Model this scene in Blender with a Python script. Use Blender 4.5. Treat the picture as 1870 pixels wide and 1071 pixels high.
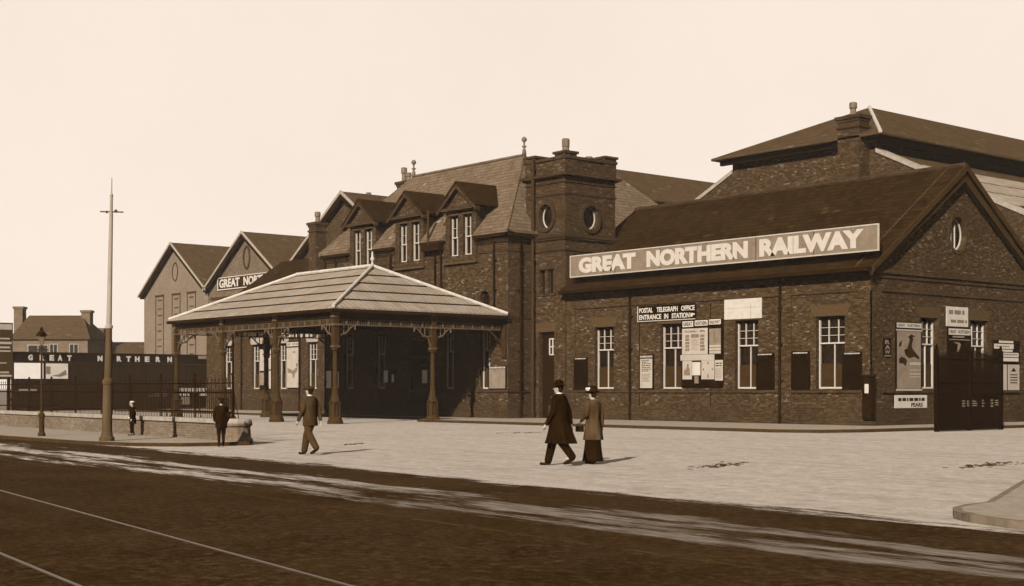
import bpy, bmesh, math, random
from mathutils import Vector, Matrix
random.seed(7)
R = math.radians
scene = bpy.context.scene
for o in list(bpy.data.objects): bpy.data.objects.remove(o)
COL = scene.collection

# ------------------------------------------------------------------ camera, sky, sun, exposure
CA, SA = 0.6451, 0.7641
F = 2588.0
cam_d = bpy.data.cameras.new('camera'); cam = bpy.data.objects.new('camera', cam_d); COL.objects.link(cam)
cam.location = (0, 0, 1.6); cam.rotation_euler = (R(90), 0, math.atan2(SA, CA))
cam_d.sensor_width = 36; cam_d.lens = F/1870*36; cam_d.shift_y = 175.5/1870
cam_d.clip_start = 0.1; cam_d.clip_end = 3000
scene.camera = cam
SUN_EL = 26.5
SDIR = (-0.50, 0.866)
world = bpy.data.worlds.new('World'); scene.world = world; world.use_nodes = True
wn = world.node_tree; wn.nodes.clear()
wo = wn.nodes.new('ShaderNodeOutputWorld'); bg = wn.nodes.new('ShaderNodeBackground')
sky = wn.nodes.new('ShaderNodeTexSky'); sky.sky_type = 'NISHITA'; sky.sun_disc = False
sky.sun_elevation = R(SUN_EL); sky.sun_rotation = math.atan2(-SDIR[0], -SDIR[1]); sky.dust_density = 4
bw = wn.nodes.new('ShaderNodeRGBToBW'); mr = wn.nodes.new('ShaderNodeMapRange')
mr.inputs['From Min'].default_value = 0; mr.inputs['From Max'].default_value = 12
mr.inputs['To Min'].default_value = 3.55; mr.inputs['To Max'].default_value = 3.95
mul = wn.nodes.new('ShaderNodeVectorMath'); mul.operation = 'SCALE'
mul.inputs[0].default_value = (1.0, 0.865, 0.755)
wn.links.new(sky.outputs[0], bw.inputs[0]); wn.links.new(bw.outputs[0], mr.inputs[0])
wn.links.new(mr.outputs[0], mul.inputs['Scale']); wn.links.new(mul.outputs[0], bg.inputs[0])
tc = wn.nodes.new('ShaderNodeTexCoord'); nz = wn.nodes.new('ShaderNodeTexNoise'); nz.inputs['Scale'].default_value = 3.5; nz.inputs['Detail'].default_value = 7; nz.inputs['Roughness'].default_value = .6
nr = wn.nodes.new('ShaderNodeMapRange'); nr.inputs['From Min'].default_value = .3; nr.inputs['From Max'].default_value = .7; nr.inputs['To Min'].default_value = .955; nr.inputs['To Max'].default_value = 1.02
m2 = wn.nodes.new('ShaderNodeVectorMath'); m2.operation = 'SCALE'
wn.links.new(tc.outputs['Generated'], nz.inputs['Vector']); wn.links.new(nz.outputs[0], nr.inputs[0]); wn.links.new(mul.outputs[0], m2.inputs[0]); wn.links.new(nr.outputs[0], m2.inputs['Scale']); wn.links.new(m2.outputs[0], bg.inputs[0])
bg.inputs[1].default_value = 0.0595
wn.links.new(bg.outputs[0], wo.inputs[0])
sun_d = bpy.data.lights.new('sun', 'SUN'); sun = bpy.data.objects.new('sun', sun_d); COL.objects.link(sun)
sun_d.energy = 5.0; sun_d.angle = R(0.6); sun_d.color = (1, 0.965, 0.91)
c_ = math.cos(R(SUN_EL))
sun.rotation_euler = Vector((SDIR[0]*c_, SDIR[1]*c_, -math.sin(R(SUN_EL)))).to_track_quat('-Z', 'Y').to_euler()
scene.view_settings.view_transform = 'Standard'; scene.view_settings.look = 'None'
scene.view_settings.exposure = 2.1; scene.view_settings.gamma = 1
scene.render.engine = 'CYCLES'

# ------------------------------------------------------------------ measuring helpers
def rr(px): return (px-935)/F
def fx(px, Y):
    r = rr(px); t = Y/(SA*r+CA); return t*(CA*r-SA)
def gy(px, X):
    r = rr(px); t = X/(CA*r-SA); return t*(SA*r+CA)
def zz(py, X, Y): return 1.6+(711-py)*(-SA*X+CA*Y)/F
def gp(px, py, z=0.0):
    t = (1.6-z)*F/(py-711); r = rr(px); return (t*(CA*r-SA), t*(SA*r+CA))
def at(px, t):
    r = rr(px); return (t*(CA*r-SA), t*(SA*r+CA))

# ------------------------------------------------------------------ materials
def sep(v):
    pts = [(0.006, .38, .07), (0.015, .46, .12), (0.033, .56, .21), (0.06, .64, .35), (.1, .72, .48), (0.17, .81, .62), (0.25, .85, .69), (0.4, .90, .80)]
    if v <= pts[0][0]: g, b = pts[0][1:]
    elif v >= pts[-1][0]: g, b = pts[-1][1:]
    else:
        for p, q in zip(pts, pts[1:]):
            if p[0] <= v <= q[0]:
                k = (math.log(v)-math.log(p[0]))/(math.log(q[0])-math.log(p[0]))
                g = p[1]+(q[1]-p[1])*k; b = p[2]+(q[2]-p[2])*k; break
    v *= .56
    return (v, v*g, v*b, 1)
class NT:
    def __init__(s, name):
        s.m = bpy.data.materials.new(name); s.m.use_nodes = True; s.t = s.m.node_tree
        s.b = s.t.nodes['Principled BSDF']; s.b.inputs['Specular IOR Level'].default_value = 0.0
    def n(s, t, **k):
        x = s.t.nodes.new(t)
        for a, v in k.items(): setattr(x, a, v)
        return x
    def l(s, a, b): s.t.links.new(a, b)
    def math(s, op, a, b=None, c=None, clamp=False):
        x = s.n('ShaderNodeMath', operation=op); x.use_clamp = clamp
        for i, v in enumerate((a, b, c)):
            if v is None: continue
            if isinstance(v, (int, float)): x.inputs[i].default_value = v
            else: s.l(v, x.inputs[i])
        return x.outputs[0]
    def mix(s, f, a, b, mode='MIX'):
        x = s.n('ShaderNodeMix', data_type='RGBA', blend_type=mode)
        for i, v in ((0, f), (6, a), (7, b)):
            if isinstance(v, (int, float)): x.inputs[i].default_value = v
            elif isinstance(v, tuple): x.inputs[i].default_value = v
            else: s.l(v, x.inputs[i])
        return x.outputs[2]
    def pos(s):
        g = s.n('ShaderNodeNewGeometry'); return g
    def noise(s, vec, scale, detail=4, rough=.6):
        x = s.n('ShaderNodeTexNoise'); x.inputs['Scale'].default_value = scale
        x.inputs['Detail'].default_value = detail; x.inputs['Roughness'].default_value = rough
        s.l(vec, x.inputs['Vector']); return x.outputs[0]
    def ramp(s, f, a, b):
        x = s.n('ShaderNodeMapRange'); s.l(f, x.inputs[0]); x.inputs[1].default_value = a; x.inputs[2].default_value = b
        return x.outputs[0]
    def bump(s, h, st, dist=.02):
        x = s.n('ShaderNodeBump'); x.inputs['Strength'].default_value = st; x.inputs['Distance'].default_value = dist
        s.l(h, x.inputs['Height']); s.l(x.outputs[0], s.b.inputs['Normal'])
def wall_uv(n):
    g = n.pos(); sp = n.n('ShaderNodeSeparateXYZ'); n.l(g.outputs['Position'], sp.inputs[0])
    sn = n.n('ShaderNodeSeparateXYZ'); n.l(g.outputs['True Normal'], sn.inputs[0])
    ax = n.math('ABSOLUTE', sn.outputs[0]); ay = n.math('ABSOLUTE', sn.outputs[1])
    k = n.math('GREATER_THAN', ax, ay)
    u = n.math('ADD', n.math('MULTIPLY', sp.outputs[1], k), n.math('MULTIPLY', sp.outputs[0], n.math('SUBTRACT', 1.0, k)))
    cb = n.n('ShaderNodeCombineXYZ'); n.l(u, cb.inputs[0]); n.l(sp.outputs[2], cb.inputs[1])
    return g, cb.outputs[0]
def m_plain(name, v, var=.25, rough=.75, scale=6, col=None, metal=0, spec=.0, streak=False):
    n = NT(name); g = n.pos(); c = col or sep(v)
    vec = g.outputs['Position']
    if streak:
        mp = n.n('ShaderNodeMapping'); mp.inputs['Scale'].default_value = (1, 1, .15); n.l(vec, mp.inputs[0]); vec = mp.outputs[0]
    nz = n.noise(vec, scale, 6, .7)
    f = n.ramp(nz, .3, .7)
    a = tuple(x*(1-var) for x in c[:3])+(1,); b = tuple(min(1, x*(1+var*.7)) for x in c[:3])+(1,)
    n.l(n.mix(f, a, b), n.b.inputs['Base Color']); n.b.inputs['Roughness'].default_value = rough
    n.b.inputs['Metallic'].default_value = metal; n.b.inputs['Specular IOR Level'].default_value = spec
    return n.m
def m_brick(name, lo, hi, light=None, bwid=.17, bh=.075, light_amt=.06, mortar=None, soot=.5):
    n = NT(name); g, uv = wall_uv(n)
    bt = n.n('ShaderNodeTexBrick'); n.l(uv, bt.inputs['Vector']); bt.inputs['Scale'].default_value = 1
    bt.inputs['Brick Width'].default_value = bwid; bt.inputs['Row Height'].default_value = bh
    bt.inputs['Mortar Size'].default_value = .010; bt.inputs['Mortar Smooth'].default_value = .3
    # every brick its own fired tone, a few pale ones and a few burnt ones
    sp = n.n('ShaderNodeSeparateXYZ'); n.l(uv, sp.inputs[0])
    row = n.math('FLOOR', n.math('DIVIDE', sp.outputs[1], bh))
    cu = n.math('FLOOR', n.math('ADD', n.math('DIVIDE', sp.outputs[0], bwid), n.math('MULTIPLY', n.math('MODULO', n.math('ABSOLUTE', row), 2.0), .5)))
    cb = n.n('ShaderNodeCombineXYZ'); n.l(cu, cb.inputs[0]); n.l(row, cb.inputs[1])
    w_ = n.n('ShaderNodeTexWhiteNoise', noise_dimensions='3D'); n.l(cb.outputs[0], w_.inputs[0])
    sc = n.n('ShaderNodeSeparateColor'); n.l(w_.outputs[1], sc.inputs[0])
    body = n.mix(n.math('POWER', sc.outputs[0], 1.6), sep(lo), sep(hi))
    clus = n.ramp(n.noise(g.outputs['Position'], 1.1, 5, .7), .4, .68)
    thr = n.math('SUBTRACT', 1.0, n.math('MULTIPLY', clus, light_amt*2.2))
    pale = n.math('GREATER_THAN', sc.outputs[1], thr)
    c = n.mix(n.math('MULTIPLY', pale, n.math('MULTIPLY', sc.outputs[2], .9)), body, sep(light or hi*2.4))
    c = n.mix(bt.outputs['Fac'], c, sep(mortar or hi*1.05))
    big = n.ramp(n.noise(g.outputs['Position'], .35, 6, .65), .3, .7)
    c = n.mix(n.math('MULTIPLY', n.math('SUBTRACT', 1.0, big), soot), c, sep(lo*.5))
    fine = n.ramp(n.noise(g.outputs['Position'], 10, 4, .75), .3, .7)
    c = n.mix(.12, c, n.mix(fine, sep(lo*.5), sep(hi*1.5)))
    n.l(c, n.b.inputs['Base Color']); n.b.inputs['Roughness'].default_value = .9
    n.bump(n.math('SUBTRACT', fine, bt.outputs['Fac']), .5, .015)
    return n.m
def m_slate(name, lo, hi, w=.34, h=.19, moss=.3):
    n = NT(name); g, uv = wall_uv(n)
    bt = n.n('ShaderNodeTexBrick'); n.l(uv, bt.inputs['Vector']); bt.inputs['Scale'].default_value = 1
    bt.inputs['Brick Width'].default_value = w; bt.inputs['Row Height'].default_value = h
    bt.inputs['Mortar Size'].default_value = .012; bt.inputs['Mortar Smooth'].default_value = .5
    bt.inputs['Color1'].default_value = sep(lo); bt.inputs['Color2'].default_value = sep(hi)
    bt.inputs['Mortar'].default_value = sep(lo*.5)
    sp = n.n('ShaderNodeSeparateXYZ'); n.l(uv, sp.inputs[0])
    row = n.math('FLOOR', n.math('DIVIDE', sp.outputs[1], h))
    cu = n.math('FLOOR', n.math('ADD', n.math('DIVIDE', sp.outputs[0], w), n.math('MULTIPLY', n.math('MODULO', n.math('ABSOLUTE', row), 2.0), .5)))
    cb = n.n('ShaderNodeCombineXYZ'); n.l(cu, cb.inputs[0]); n.l(row, cb.inputs[1])
    w_ = n.n('ShaderNodeTexWhiteNoise', noise_dimensions='3D'); n.l(cb.outputs[0], w_.inputs[0])
    sl_ = n.mix(w_.outputs[0], sep(lo), sep(hi))
    sl_ = n.mix(n.math('GREATER_THAN', w_.outputs[0], .99), sl_, sep(hi*1.7))
    fr = n.math('FRACT', n.math('DIVIDE', sp.outputs[1], h))
    sl_ = n.mix(n.math('LESS_THAN', fr, .16), sl_, sep(lo*.45))
    big = n.ramp(n.noise(g.outputs['Position'], .5, 6, .7), .3, .7)
    c = n.mix(n.math('MULTIPLY', big, moss), sl_, sep(lo*.6))
    fine = n.ramp(n.noise(g.outputs['Position'], 7, 4, .7), .3, .7)
    c = n.mix(.3, c, n.mix(fine, sep(lo*.7), sep(hi*1.4)))
    n.l(c, n.b.inputs['Base Color']); n.b.inputs['Roughness'].default_value = .7
    n.bump(n.math('SUBTRACT', 1.0, bt.outputs['Fac']), .4, .02)
    return n.m
M = {}
M['brick'] = m_brick('sooty_brick', .017, .058, .14, light_amt=.09, mortar=.026, soot=.35)
M['brick_dark'] = m_brick('darker_brick', .010, .036, .1, light_amt=.04)
M['brick_trim'] = m_brick('brick_trim', .014, .05, .08, light_amt=.02, soot=.6)
M['brick_pale'] = m_brick('pale_brick', .085, .125, .17, light_amt=.05, soot=.35)
M['slate'] = m_slate('slate', .05, .092, w=.3, h=.2)
M['slate_dark'] = m_slate('dark_slate', .007, .021, h=.2)
M['slate_far'] = m_slate('far_slate', .03, .052, moss=.2)
M['stone'] = m_plain('stone', .17, .3, .9, 5)
M['lintel'] = m_plain('rubbed_brick_lintel', .042, .3, .9, 9)
M['paint'] = m_plain('white_paint', .24, .12, .5, 8)
M['dark_wood'] = m_plain('dark_wood', .008, .3, .6, 5)
M['barge'] = m_plain('brown_bargeboard', .026, .3, .8, 5)
M['lead'] = m_plain('lead_gutter', .010, .4, .6, 3)
M['iron'] = m_plain('cast_iron', .010, .35, .5, 12)
M['gate'] = m_plain('black_ironwork', .004, .3, .8, 8, spec=.0)
M['iron_pale'] = m_plain('painted_iron', .06, .3, .5, 14, streak=True)
M['iron_mid'] = m_plain('painted_ironwork', .026, .35, .55, 14)
M['glass'] = m_plain('window_glass', .006, .3, .25, .7, spec=.14)
M['blind'] = m_plain('window_blind', .022, .2, .8, 2)
M['paper'] = m_plain('poster_paper', .2, .15, .8, 2.5)
M['shade_lift'] = m_plain('shade_lifted_paper', .42, .08, .8, 2)  # poster paper with extra light in its colour, for sheets that get little sun
M['paper2'] = m_plain('bright_poster_paper', .3, .15, .8, 2)
M['enamel'] = m_plain('enamel_white', .26, .12, .5, 3)
M['paper_mid'] = m_plain('toned_paper', .115, .25, .8, 3)
M['ink'] = m_plain('printing_ink', .015, .3, .8, 10)
M['ink_mid'] = m_plain('halftone_ink', .1, .4, .8, 10)
M['board'] = m_plain('black_board', .005, .4, .7, 2)
M['sign_grey'] = m_plain('sign_ground', .105, .2, .7, 3)
M['sign_letter'] = m_plain('sign_letter', .25, .12, .7, 4)
M['sign_edge'] = m_plain('sign_edge', .23, .2, .7, 4)
M['stack'] = m_plain('chimney_pot', .09, .4, .8, 6)
M['ridge'] = m_plain('ridge_flashing', .25, .25, .7, 4)
M['coping'] = m_plain('coping_stone', .17, .3, .9, 4)
M['fence'] = m_plain('tarred_boards', .011, .45, .85, 2.5, streak=True)
def m_cloth(name, v):
    n = NT(name); g = n.pos(); mp = n.n('ShaderNodeMapping'); mp.inputs['Scale'].default_value = (1, 1, .3); n.l(g.outputs['Position'], mp.inputs[0])
    nz = n.noise(mp.outputs[0], 7, 4, .6); c = n.mix(n.ramp(nz, .3, .7), sep(v*.65), sep(v*1.5))
    n.l(c, n.b.inputs['Base Color']); n.b.inputs['Roughness'].default_value = .95; n.bump(nz, .8, .06); return n.m
M['cloth_dark'] = m_cloth('black_wool', .007)
M['cloth_mid'] = m_cloth('brown_tweed', .034)
M['cloth_grey'] = m_cloth('grey_wool', .026)
M['cloth_trouser'] = m_plain('trouser_wool', .03, .3, .95, 20)
M['skin'] = m_plain('skin', .2, .08, .6, 20)
M['hair'] = m_plain('hair', .014, .4, .7, 30)
M['leather'] = m_plain('shoe_leather', .012, .3, .4, 20)
M['linen'] = m_plain('white_linen', .3, .08, .9, 10)
M['pole'] = m_plain('pole_paint', .05, .35, .55, 5, streak=True)
M['pole_top'] = m_plain('pole_top_glare', .17, .25, .55, 5, streak=True)  # upper shaft paled: glare of the sky painted into its colour
M['kerb_pale'] = m_plain('worn_pale_kerb', .11, .35, .85, 5)
M['kerb'] = m_plain('granite_kerb', .03, .35, .85, 7)

def m_canopy():
    n = NT('zinc_sheeting'); g, uv = wall_uv(n)
    sp = n.n('ShaderNodeSeparateXYZ'); n.l(uv, sp.inputs[0])
    ph = n.math('FRACT', n.math('MULTIPLY', sp.outputs[0], 1/.3))
    line = n.math('LESS_THAN', ph, .16)
    nz = n.ramp(n.noise(g.outputs['Position'], 1.3, 7, .7), .3, .7)
    c = n.mix(nz, sep(.125), sep(.2))
    cell = n.n('ShaderNodeTexWhiteNoise', noise_dimensions='1D'); n.l(n.math('FLOOR', n.math('MULTIPLY', sp.outputs[0], 1/.3)), cell.inputs['W'])
    c = n.mix(n.math('MULTIPLY', cell.outputs[0], .35), c, sep(.10))
    c = n.mix(n.math('MULTIPLY', line, .6), c, sep(.065))
    n.l(c, n.b.inputs['Base Color']); n.b.inputs['Roughness'].default_value = .65
    n.bump(n.math('SUBTRACT', 1.0, line), .5, .03)
    return n.m
M['canopy'] = m_canopy()

def m_forecourt():
    n = NT('forecourt_setts'); g = n.pos(); P = g.outputs['Position']
    rot = n.n('ShaderNodeMapping'); rot.inputs['Rotation'].default_value = (0, 0, R(4)); n.l(P, rot.inputs[0])
    bt = n.n('ShaderNodeTexBrick'); n.l(rot.outputs[0], bt.inputs['Vector']); bt.inputs['Scale'].default_value = 1
    bt.inputs['Brick Width'].default_value = .26; bt.inputs['Row Height'].default_value = .16
    bt.inputs['Mortar Size'].default_value = .014; bt.inputs['Mortar Smooth'].default_value = .6
    bt.inputs['Color1'].default_value = sep(.2); bt.inputs['Color2'].default_value = sep(.275)
    bt.inputs['Mortar'].default_value = sep(.15)
    vo = n.n('ShaderNodeTexVoronoi'); vo.inputs['Scale'].default_value = 4.2; n.l(P, vo.inputs['Vector'])
    vs = n.n('ShaderNodeSeparateColor'); n.l(vo.outputs['Color'], vs.inputs[0])
    wear = n.ramp(n.noise(P, .22, 7, .7), .35, .65)
    c = n.mix(vs.outputs[0], sep(.18), sep(.30))
    c = n.mix(.45, c, bt.outputs[0])
    c = n.mix(n.math('MULTIPLY', wear, .45), c, sep(.16))
    st = n.n('ShaderNodeMapping'); st.inputs['Scale'].default_value = (.5, 2.2, 1); n.l(rot.outputs[0], st.inputs[0])
    w2 = n.ramp(n.noise(st.outputs[0], .8, 9, .8), .35, .65)
    c = n.mix(n.math('MULTIPLY', w2, .45), c, sep(.29))
    fine = n.ramp(n.noise(P, 2.6, 7, .9), .38, .62)
    c = n.mix(.5, c, n.mix(fine, sep(.12), sep(.33)))
    s2 = n.n('ShaderNodeMapping'); s2.inputs['Scale'].default_value = (.12, .9, 1); n.l(rot.outputs[0], s2.inputs[0])
    tr = n.ramp(n.noise(s2.outputs[0], 1.3, 7, .7), .5, .72)
    c = n.mix(n.math('MULTIPLY', tr, .4), c, sep(.11))
    # dark flecks: dung and dirt trodden into the joints
    fl = n.noise(st.outputs[0], 5.5, 3, .6); k = n.ramp(fl, .66, .74)
    c = n.mix(n.math('MULTIPLY', k, .6), c, sep(.05))
    n.l(c, n.b.inputs['Base Color']); n.b.inputs['Roughness'].default_value = .92
    n.bump(n.math('ADD', n.math('MULTIPLY', bt.outputs['Fac'], -1.0), n.math('MULTIPLY', fine, .8)), .35, .02)
    return n.m
M['forecourt'] = m_forecourt()
def m_road(name, patches):
    n = NT(name); g = n.pos(); P = g.outputs['Position']
    rot = n.n('ShaderNodeMapping'); rot.inputs['Rotation'].default_value = (0, 0, R(5)); n.l(P, rot.inputs[0])
    base = n.mix(n.ramp(n.noise(P, .6, 8, .75), .3, .7), sep(.012), sep(.026))
    fine = n.noise(P, 7, 8, .9)
    base = n.mix(n.math('MULTIPLY', n.ramp(fine, .48, .66), .8), base, sep(.07))
    base = n.mix(n.math('MULTIPLY', n.ramp(n.noise(rot.outputs[0], .45, 5, .7), .45, .7), .5), base, sep(.012))
    if patches:
        st = n.n('ShaderNodeMapping'); st.inputs['Scale'].default_value = (.2, 1.5, 1); n.l(rot.outputs[0], st.inputs[0])
        a = n.noise(st.outputs[0], 1.0, 10, .75)
        sp = n.n('ShaderNodeSeparateXYZ'); n.l(rot.outputs[0], sp.inputs[0])
        # dusty strip: a band between the tram paving and the forecourt channel
        e = n.math('SUBTRACT', 1.0, n.math('SUBTRACT', n.math('MULTIPLY', n.math('ABSOLUTE', n.math('SUBTRACT', sp.outputs[1], 10.9)), .62), .35), clamp=True)
        thr = n.math('SUBTRACT', .71, n.math('MULTIPLY', e, .24))
        k = n.ramp(n.math('SUBTRACT', a, thr), -.01, .06)
        k = n.math('MULTIPLY', k, n.ramp(sp.outputs[0], -10, -26)); k = n.math('MAXIMUM', k, n.math('MULTIPLY', n.ramp(n.math('SUBTRACT', a, thr), -.01, .06), .38))
        tone = n.mix(n.ramp(n.noise(st.outputs[0], 6, 5, .7), .35, .65), sep(.10), sep(.34))
        base = n.mix(n.math('MULTIPLY', k, .95), base, tone)
        # the light surface frays out over the dark at the far edge
        d = n.math('SUBTRACT', sp.outputs[1], 13.7)
        ed = n.math('ADD', d, n.math('MULTIPLY', n.math('SUBTRACT', n.noise(st.outputs[0], 1.6, 10, .8), .5), 4.2))
        base = n.mix(n.ramp(ed, 0, .25), base, n.mix(n.ramp(n.noise(P, 14, 3, .7), .2, .8), sep(.17), sep(.3)))
    c = base
    n.l(c, n.b.inputs['Base Color']); n.b.inputs['Roughness'].default_value = .88
    n.b.inputs['Specular IOR Level'].default_value = .0
    n.bump(fine, .3, .015)
    return n.m
M['road'] = m_road('damp_road', True)
M['tram_bed'] = m_road('wood_block_tramway', False)
M['edge_stone'] = m_plain('edge_setts', .028, .5, .8, 1.5)
M['rail'] = m_plain('worn_steel_rail', .034, .35, .5, 3, spec=.3)
M['dung'] = m_plain('dark_droppings', .03, .4, .9, 8)
M['pavement'] = m_plain('flagstones', .17, .25, .9, 5)

# ------------------------------------------------------------------ mesh builder
class MB:
    def __init__(s): s.v = []; s.f = []
    def add(s, vs, fs):
        o = len(s.v); s.v += [tuple(v) for v in vs]; s.f += [tuple(i+o for i in f) for f in fs]; return s
    def box(s, x0, x1, y0, y1, z0, z1):
        vs = [(x, y, z) for z in (z0, z1) for y in (y0, y1) for x in (x0, x1)]
        return s.add(vs, [(0, 2, 3, 1), (4, 5, 7, 6), (0, 1, 5, 4), (2, 6, 7, 3), (0, 4, 6, 2), (1, 3, 7, 5)])
    def poly(s, pts): return s.add(pts, [tuple(range(len(pts)))])
    def extrude(s, pts, vec):
        n = len(pts); a = [Vector(p) for p in pts]; b = [p+Vector(vec) for p in a]
        return s.add(a+b, [tuple(range(n)), tuple(range(2*n-1, n-1, -1))]+[(i, (i+1) % n, n+(i+1) % n, n+i) for i in range(n)])
    def ring(s, rings, caps=True):
        n = len(rings[0]); vs = [p for r in rings for p in r]; fs = []
        for k in range(len(rings)-1):
            for i in range(n): fs.append((k*n+i, k*n+(i+1) % n, (k+1)*n+(i+1) % n, (k+1)*n+i))
        if caps: fs += [tuple(range(n-1, -1, -1)), tuple(range((len(rings)-1)*n, len(rings)*n))]
        return s.add(vs, fs)
    def lathe(s, c, prof, n=14, lean=(0, 0)):
        rings = []
        for r, z in prof:
            rings.append([(c[0]+lean[0]*z+max(r, .001)*math.cos(2*math.pi*i/n), c[1]+lean[1]*z+max(r, .001)*math.sin(2*math.pi*i/n), (c[2] if len(c) > 2 else 0)+z) for i in range(n)])
        return s.ring(rings)
    def bar(s, a, b, r0, r1=None, n=8):
        a = Vector(a); b = Vector(b); r1 = r0 if r1 is None else r1
        d = (b-a).normalized(); q = d.to_track_quat('Z', 'Y')
        rings = []
        for p, r in ((a, r0), (b, r1)):
            rings.append([p+q @ Vector((r*math.cos(2*math.pi*i/n), r*math.sin(2*math.pi*i/n), 0)) for i in range(n)])
        return s.ring(rings)
    def path(s, pts, r, n=6):
        for a, b in zip(pts, pts[1:]): s.bar(a, b, r, r, n)
        return s
    def capsule(s, a, b, r0, r1, n=12, sq=1.0):
        a = Vector(a); b = Vector(b); d = b-a
        if d.length < 1e-5: d = Vector((0, 0, 1e-3)); b = a+d
        d = d.normalized(); q = d.to_track_quat('Z', 'Y'); rings = []
        for k in range(0, 5):
            t = -math.pi/2*(1-k/4)*.98; rings.append((a+d*(r0*math.sin(t)), r0*math.cos(t)))
        for k in range(0, 5):
            t = math.pi/2*(k/4)*.98; rings.append((b+d*(r1*math.sin(t)), r1*math.cos(t)))
        return s.ring([[p+q @ Vector((r*math.cos(2*math.pi*i/n), sq*r*math.sin(2*math.pi*i/n), 0)) for i in range(n)] for p, r in rings])
    def ell(s, c, rx, ry, rz, n=14):
        rings = []
        for k in range(9):
            t = -math.pi/2*.99+math.pi*.99*k/8
            rings.append([(c[0]+rx*math.cos(t)*math.cos(2*math.pi*i/n), c[1]+ry*math.cos(t)*math.sin(2*math.pi*i/n), c[2]+rz*math.sin(t)) for i in range(n)])
        return s.ring(rings)
    def build(s, name, mat, parent=None, local=False, smooth=False, bevel=0, remesh=0):
        off = Vector((0, 0, 0))
        if parent is not None and not local:
            off = Vector(parent.location); p = parent.parent
            while p is not None: off = off+Vector(p.location); p = p.parent
        me = bpy.data.meshes.new(name); me.from_pydata([tuple(Vector(v)-off) for v in s.v], [], s.f)
        bm = bmesh.new(); bm.from_mesh(me); bmesh.ops.recalc_face_normals(bm, faces=bm.faces); bm.to_mesh(me); bm.free()
        me.materials.append(mat); o = bpy.data.objects.new(name, me); COL.objects.link(o)
        if remesh:
            md = o.modifiers.new('remesh', 'REMESH'); md.mode = 'VOXEL'; md.voxel_size = remesh; md.use_smooth_shade = True
            sm = o.modifiers.new('smooth', 'SMOOTH'); sm.factor = .5; sm.iterations = 3
        if smooth:
            for p in me.polygons: p.use_smooth = True
        if bevel:
            b = o.modifiers.new('bevel', 'BEVEL'); b.width = bevel; b.segments = 1; b.limit_method = 'ANGLE'
        if parent is not None: o.parent = parent
        return o
    def islands(s, name, mat, parent=None, **k):
        """each separate piece as a part of its own, all with the same name"""
        p = list(range(len(s.v)))
        def f(i):
            while p[i] != i: p[i] = p[p[i]]; i = p[i]
            return i
        for fc in s.f:
            for i in fc[1:]: p[f(i)] = f(fc[0])
        gr = {}
        for fc in s.f: gr.setdefault(f(fc[0]), []).append(fc)
        out = []
        for fs in gr.values():
            ids = sorted({i for fc in fs for i in fc}); mp = {i: j for j, i in enumerate(ids)}
            m = MB(); m.v = [s.v[i] for i in ids]; m.f = [tuple(mp[i] for i in fc) for fc in fs]
            out.append(m.build(name, mat, parent, **k))
        return out
    def solo(s, name, mat, base=None, **k):
        """one-mesh thing with its origin at its base"""
        base = base or (sum(v[0] for v in s.v)/len(s.v), sum(v[1] for v in s.v)/len(s.v), min(v[2] for v in s.v))
        s.v = [tuple(Vector(v)-Vector(base)) for v in s.v]
        o = s.build(name, mat, None, **k); o.location = base; return o
def thing(name, label, cat, loc=(0, 0, 0), rz=0, group=None):
    o = bpy.data.objects.new(name, None); COL.objects.link(o); o.location = loc; o.rotation_euler = (0, 0, rz)
    o['label'] = label; o['category'] = cat
    if group: o['group'] = group
    o.empty_display_size = .3
    return o
def tag(o, label=None, cat=None, group=None, kind=None):
    if label: o['label'] = label
    if cat: o['category'] = cat
    if group: o['group'] = group
    if kind: o['kind'] = kind
    return o

class PL:
    """a wall plane: u runs to the right along the wall, v is height, d is how far out from the wall"""
    def __init__(s, ax, val): s.ax = ax; s.val = val
    def __call__(s, u, v, d=0): return (u, s.val-d, v) if s.ax == 'Y' else (s.val+d, u, v)
    def u(s, px): return fx(px, s.val) if s.ax == 'Y' else gy(px, s.val)
    def v(s, px, py):
        u = s.u(px); p = s(u, 0); return zz(py, p[0], p[1])
    def off(s, d): return PL(s.ax, s.val-d if s.ax == 'Y' else s.val+d)
def pbox(mb, P, u0, u1, v0, v1, d0, d1):
    a = P(u0, v0, d0); b = P(u1, v1, d1)
    return mb.box(min(a[0], b[0]), max(a[0], b[0]), min(a[1], b[1]), max(a[1], b[1]), v0, v1)
def ppoly(mb, P, pts, d0, d1):
    a = [P(u, v, d0) for u, v in pts]; e = Vector(P(0, 0, d1))-Vector(P(0, 0, d0))
    return mb.extrude(a, e)
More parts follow.
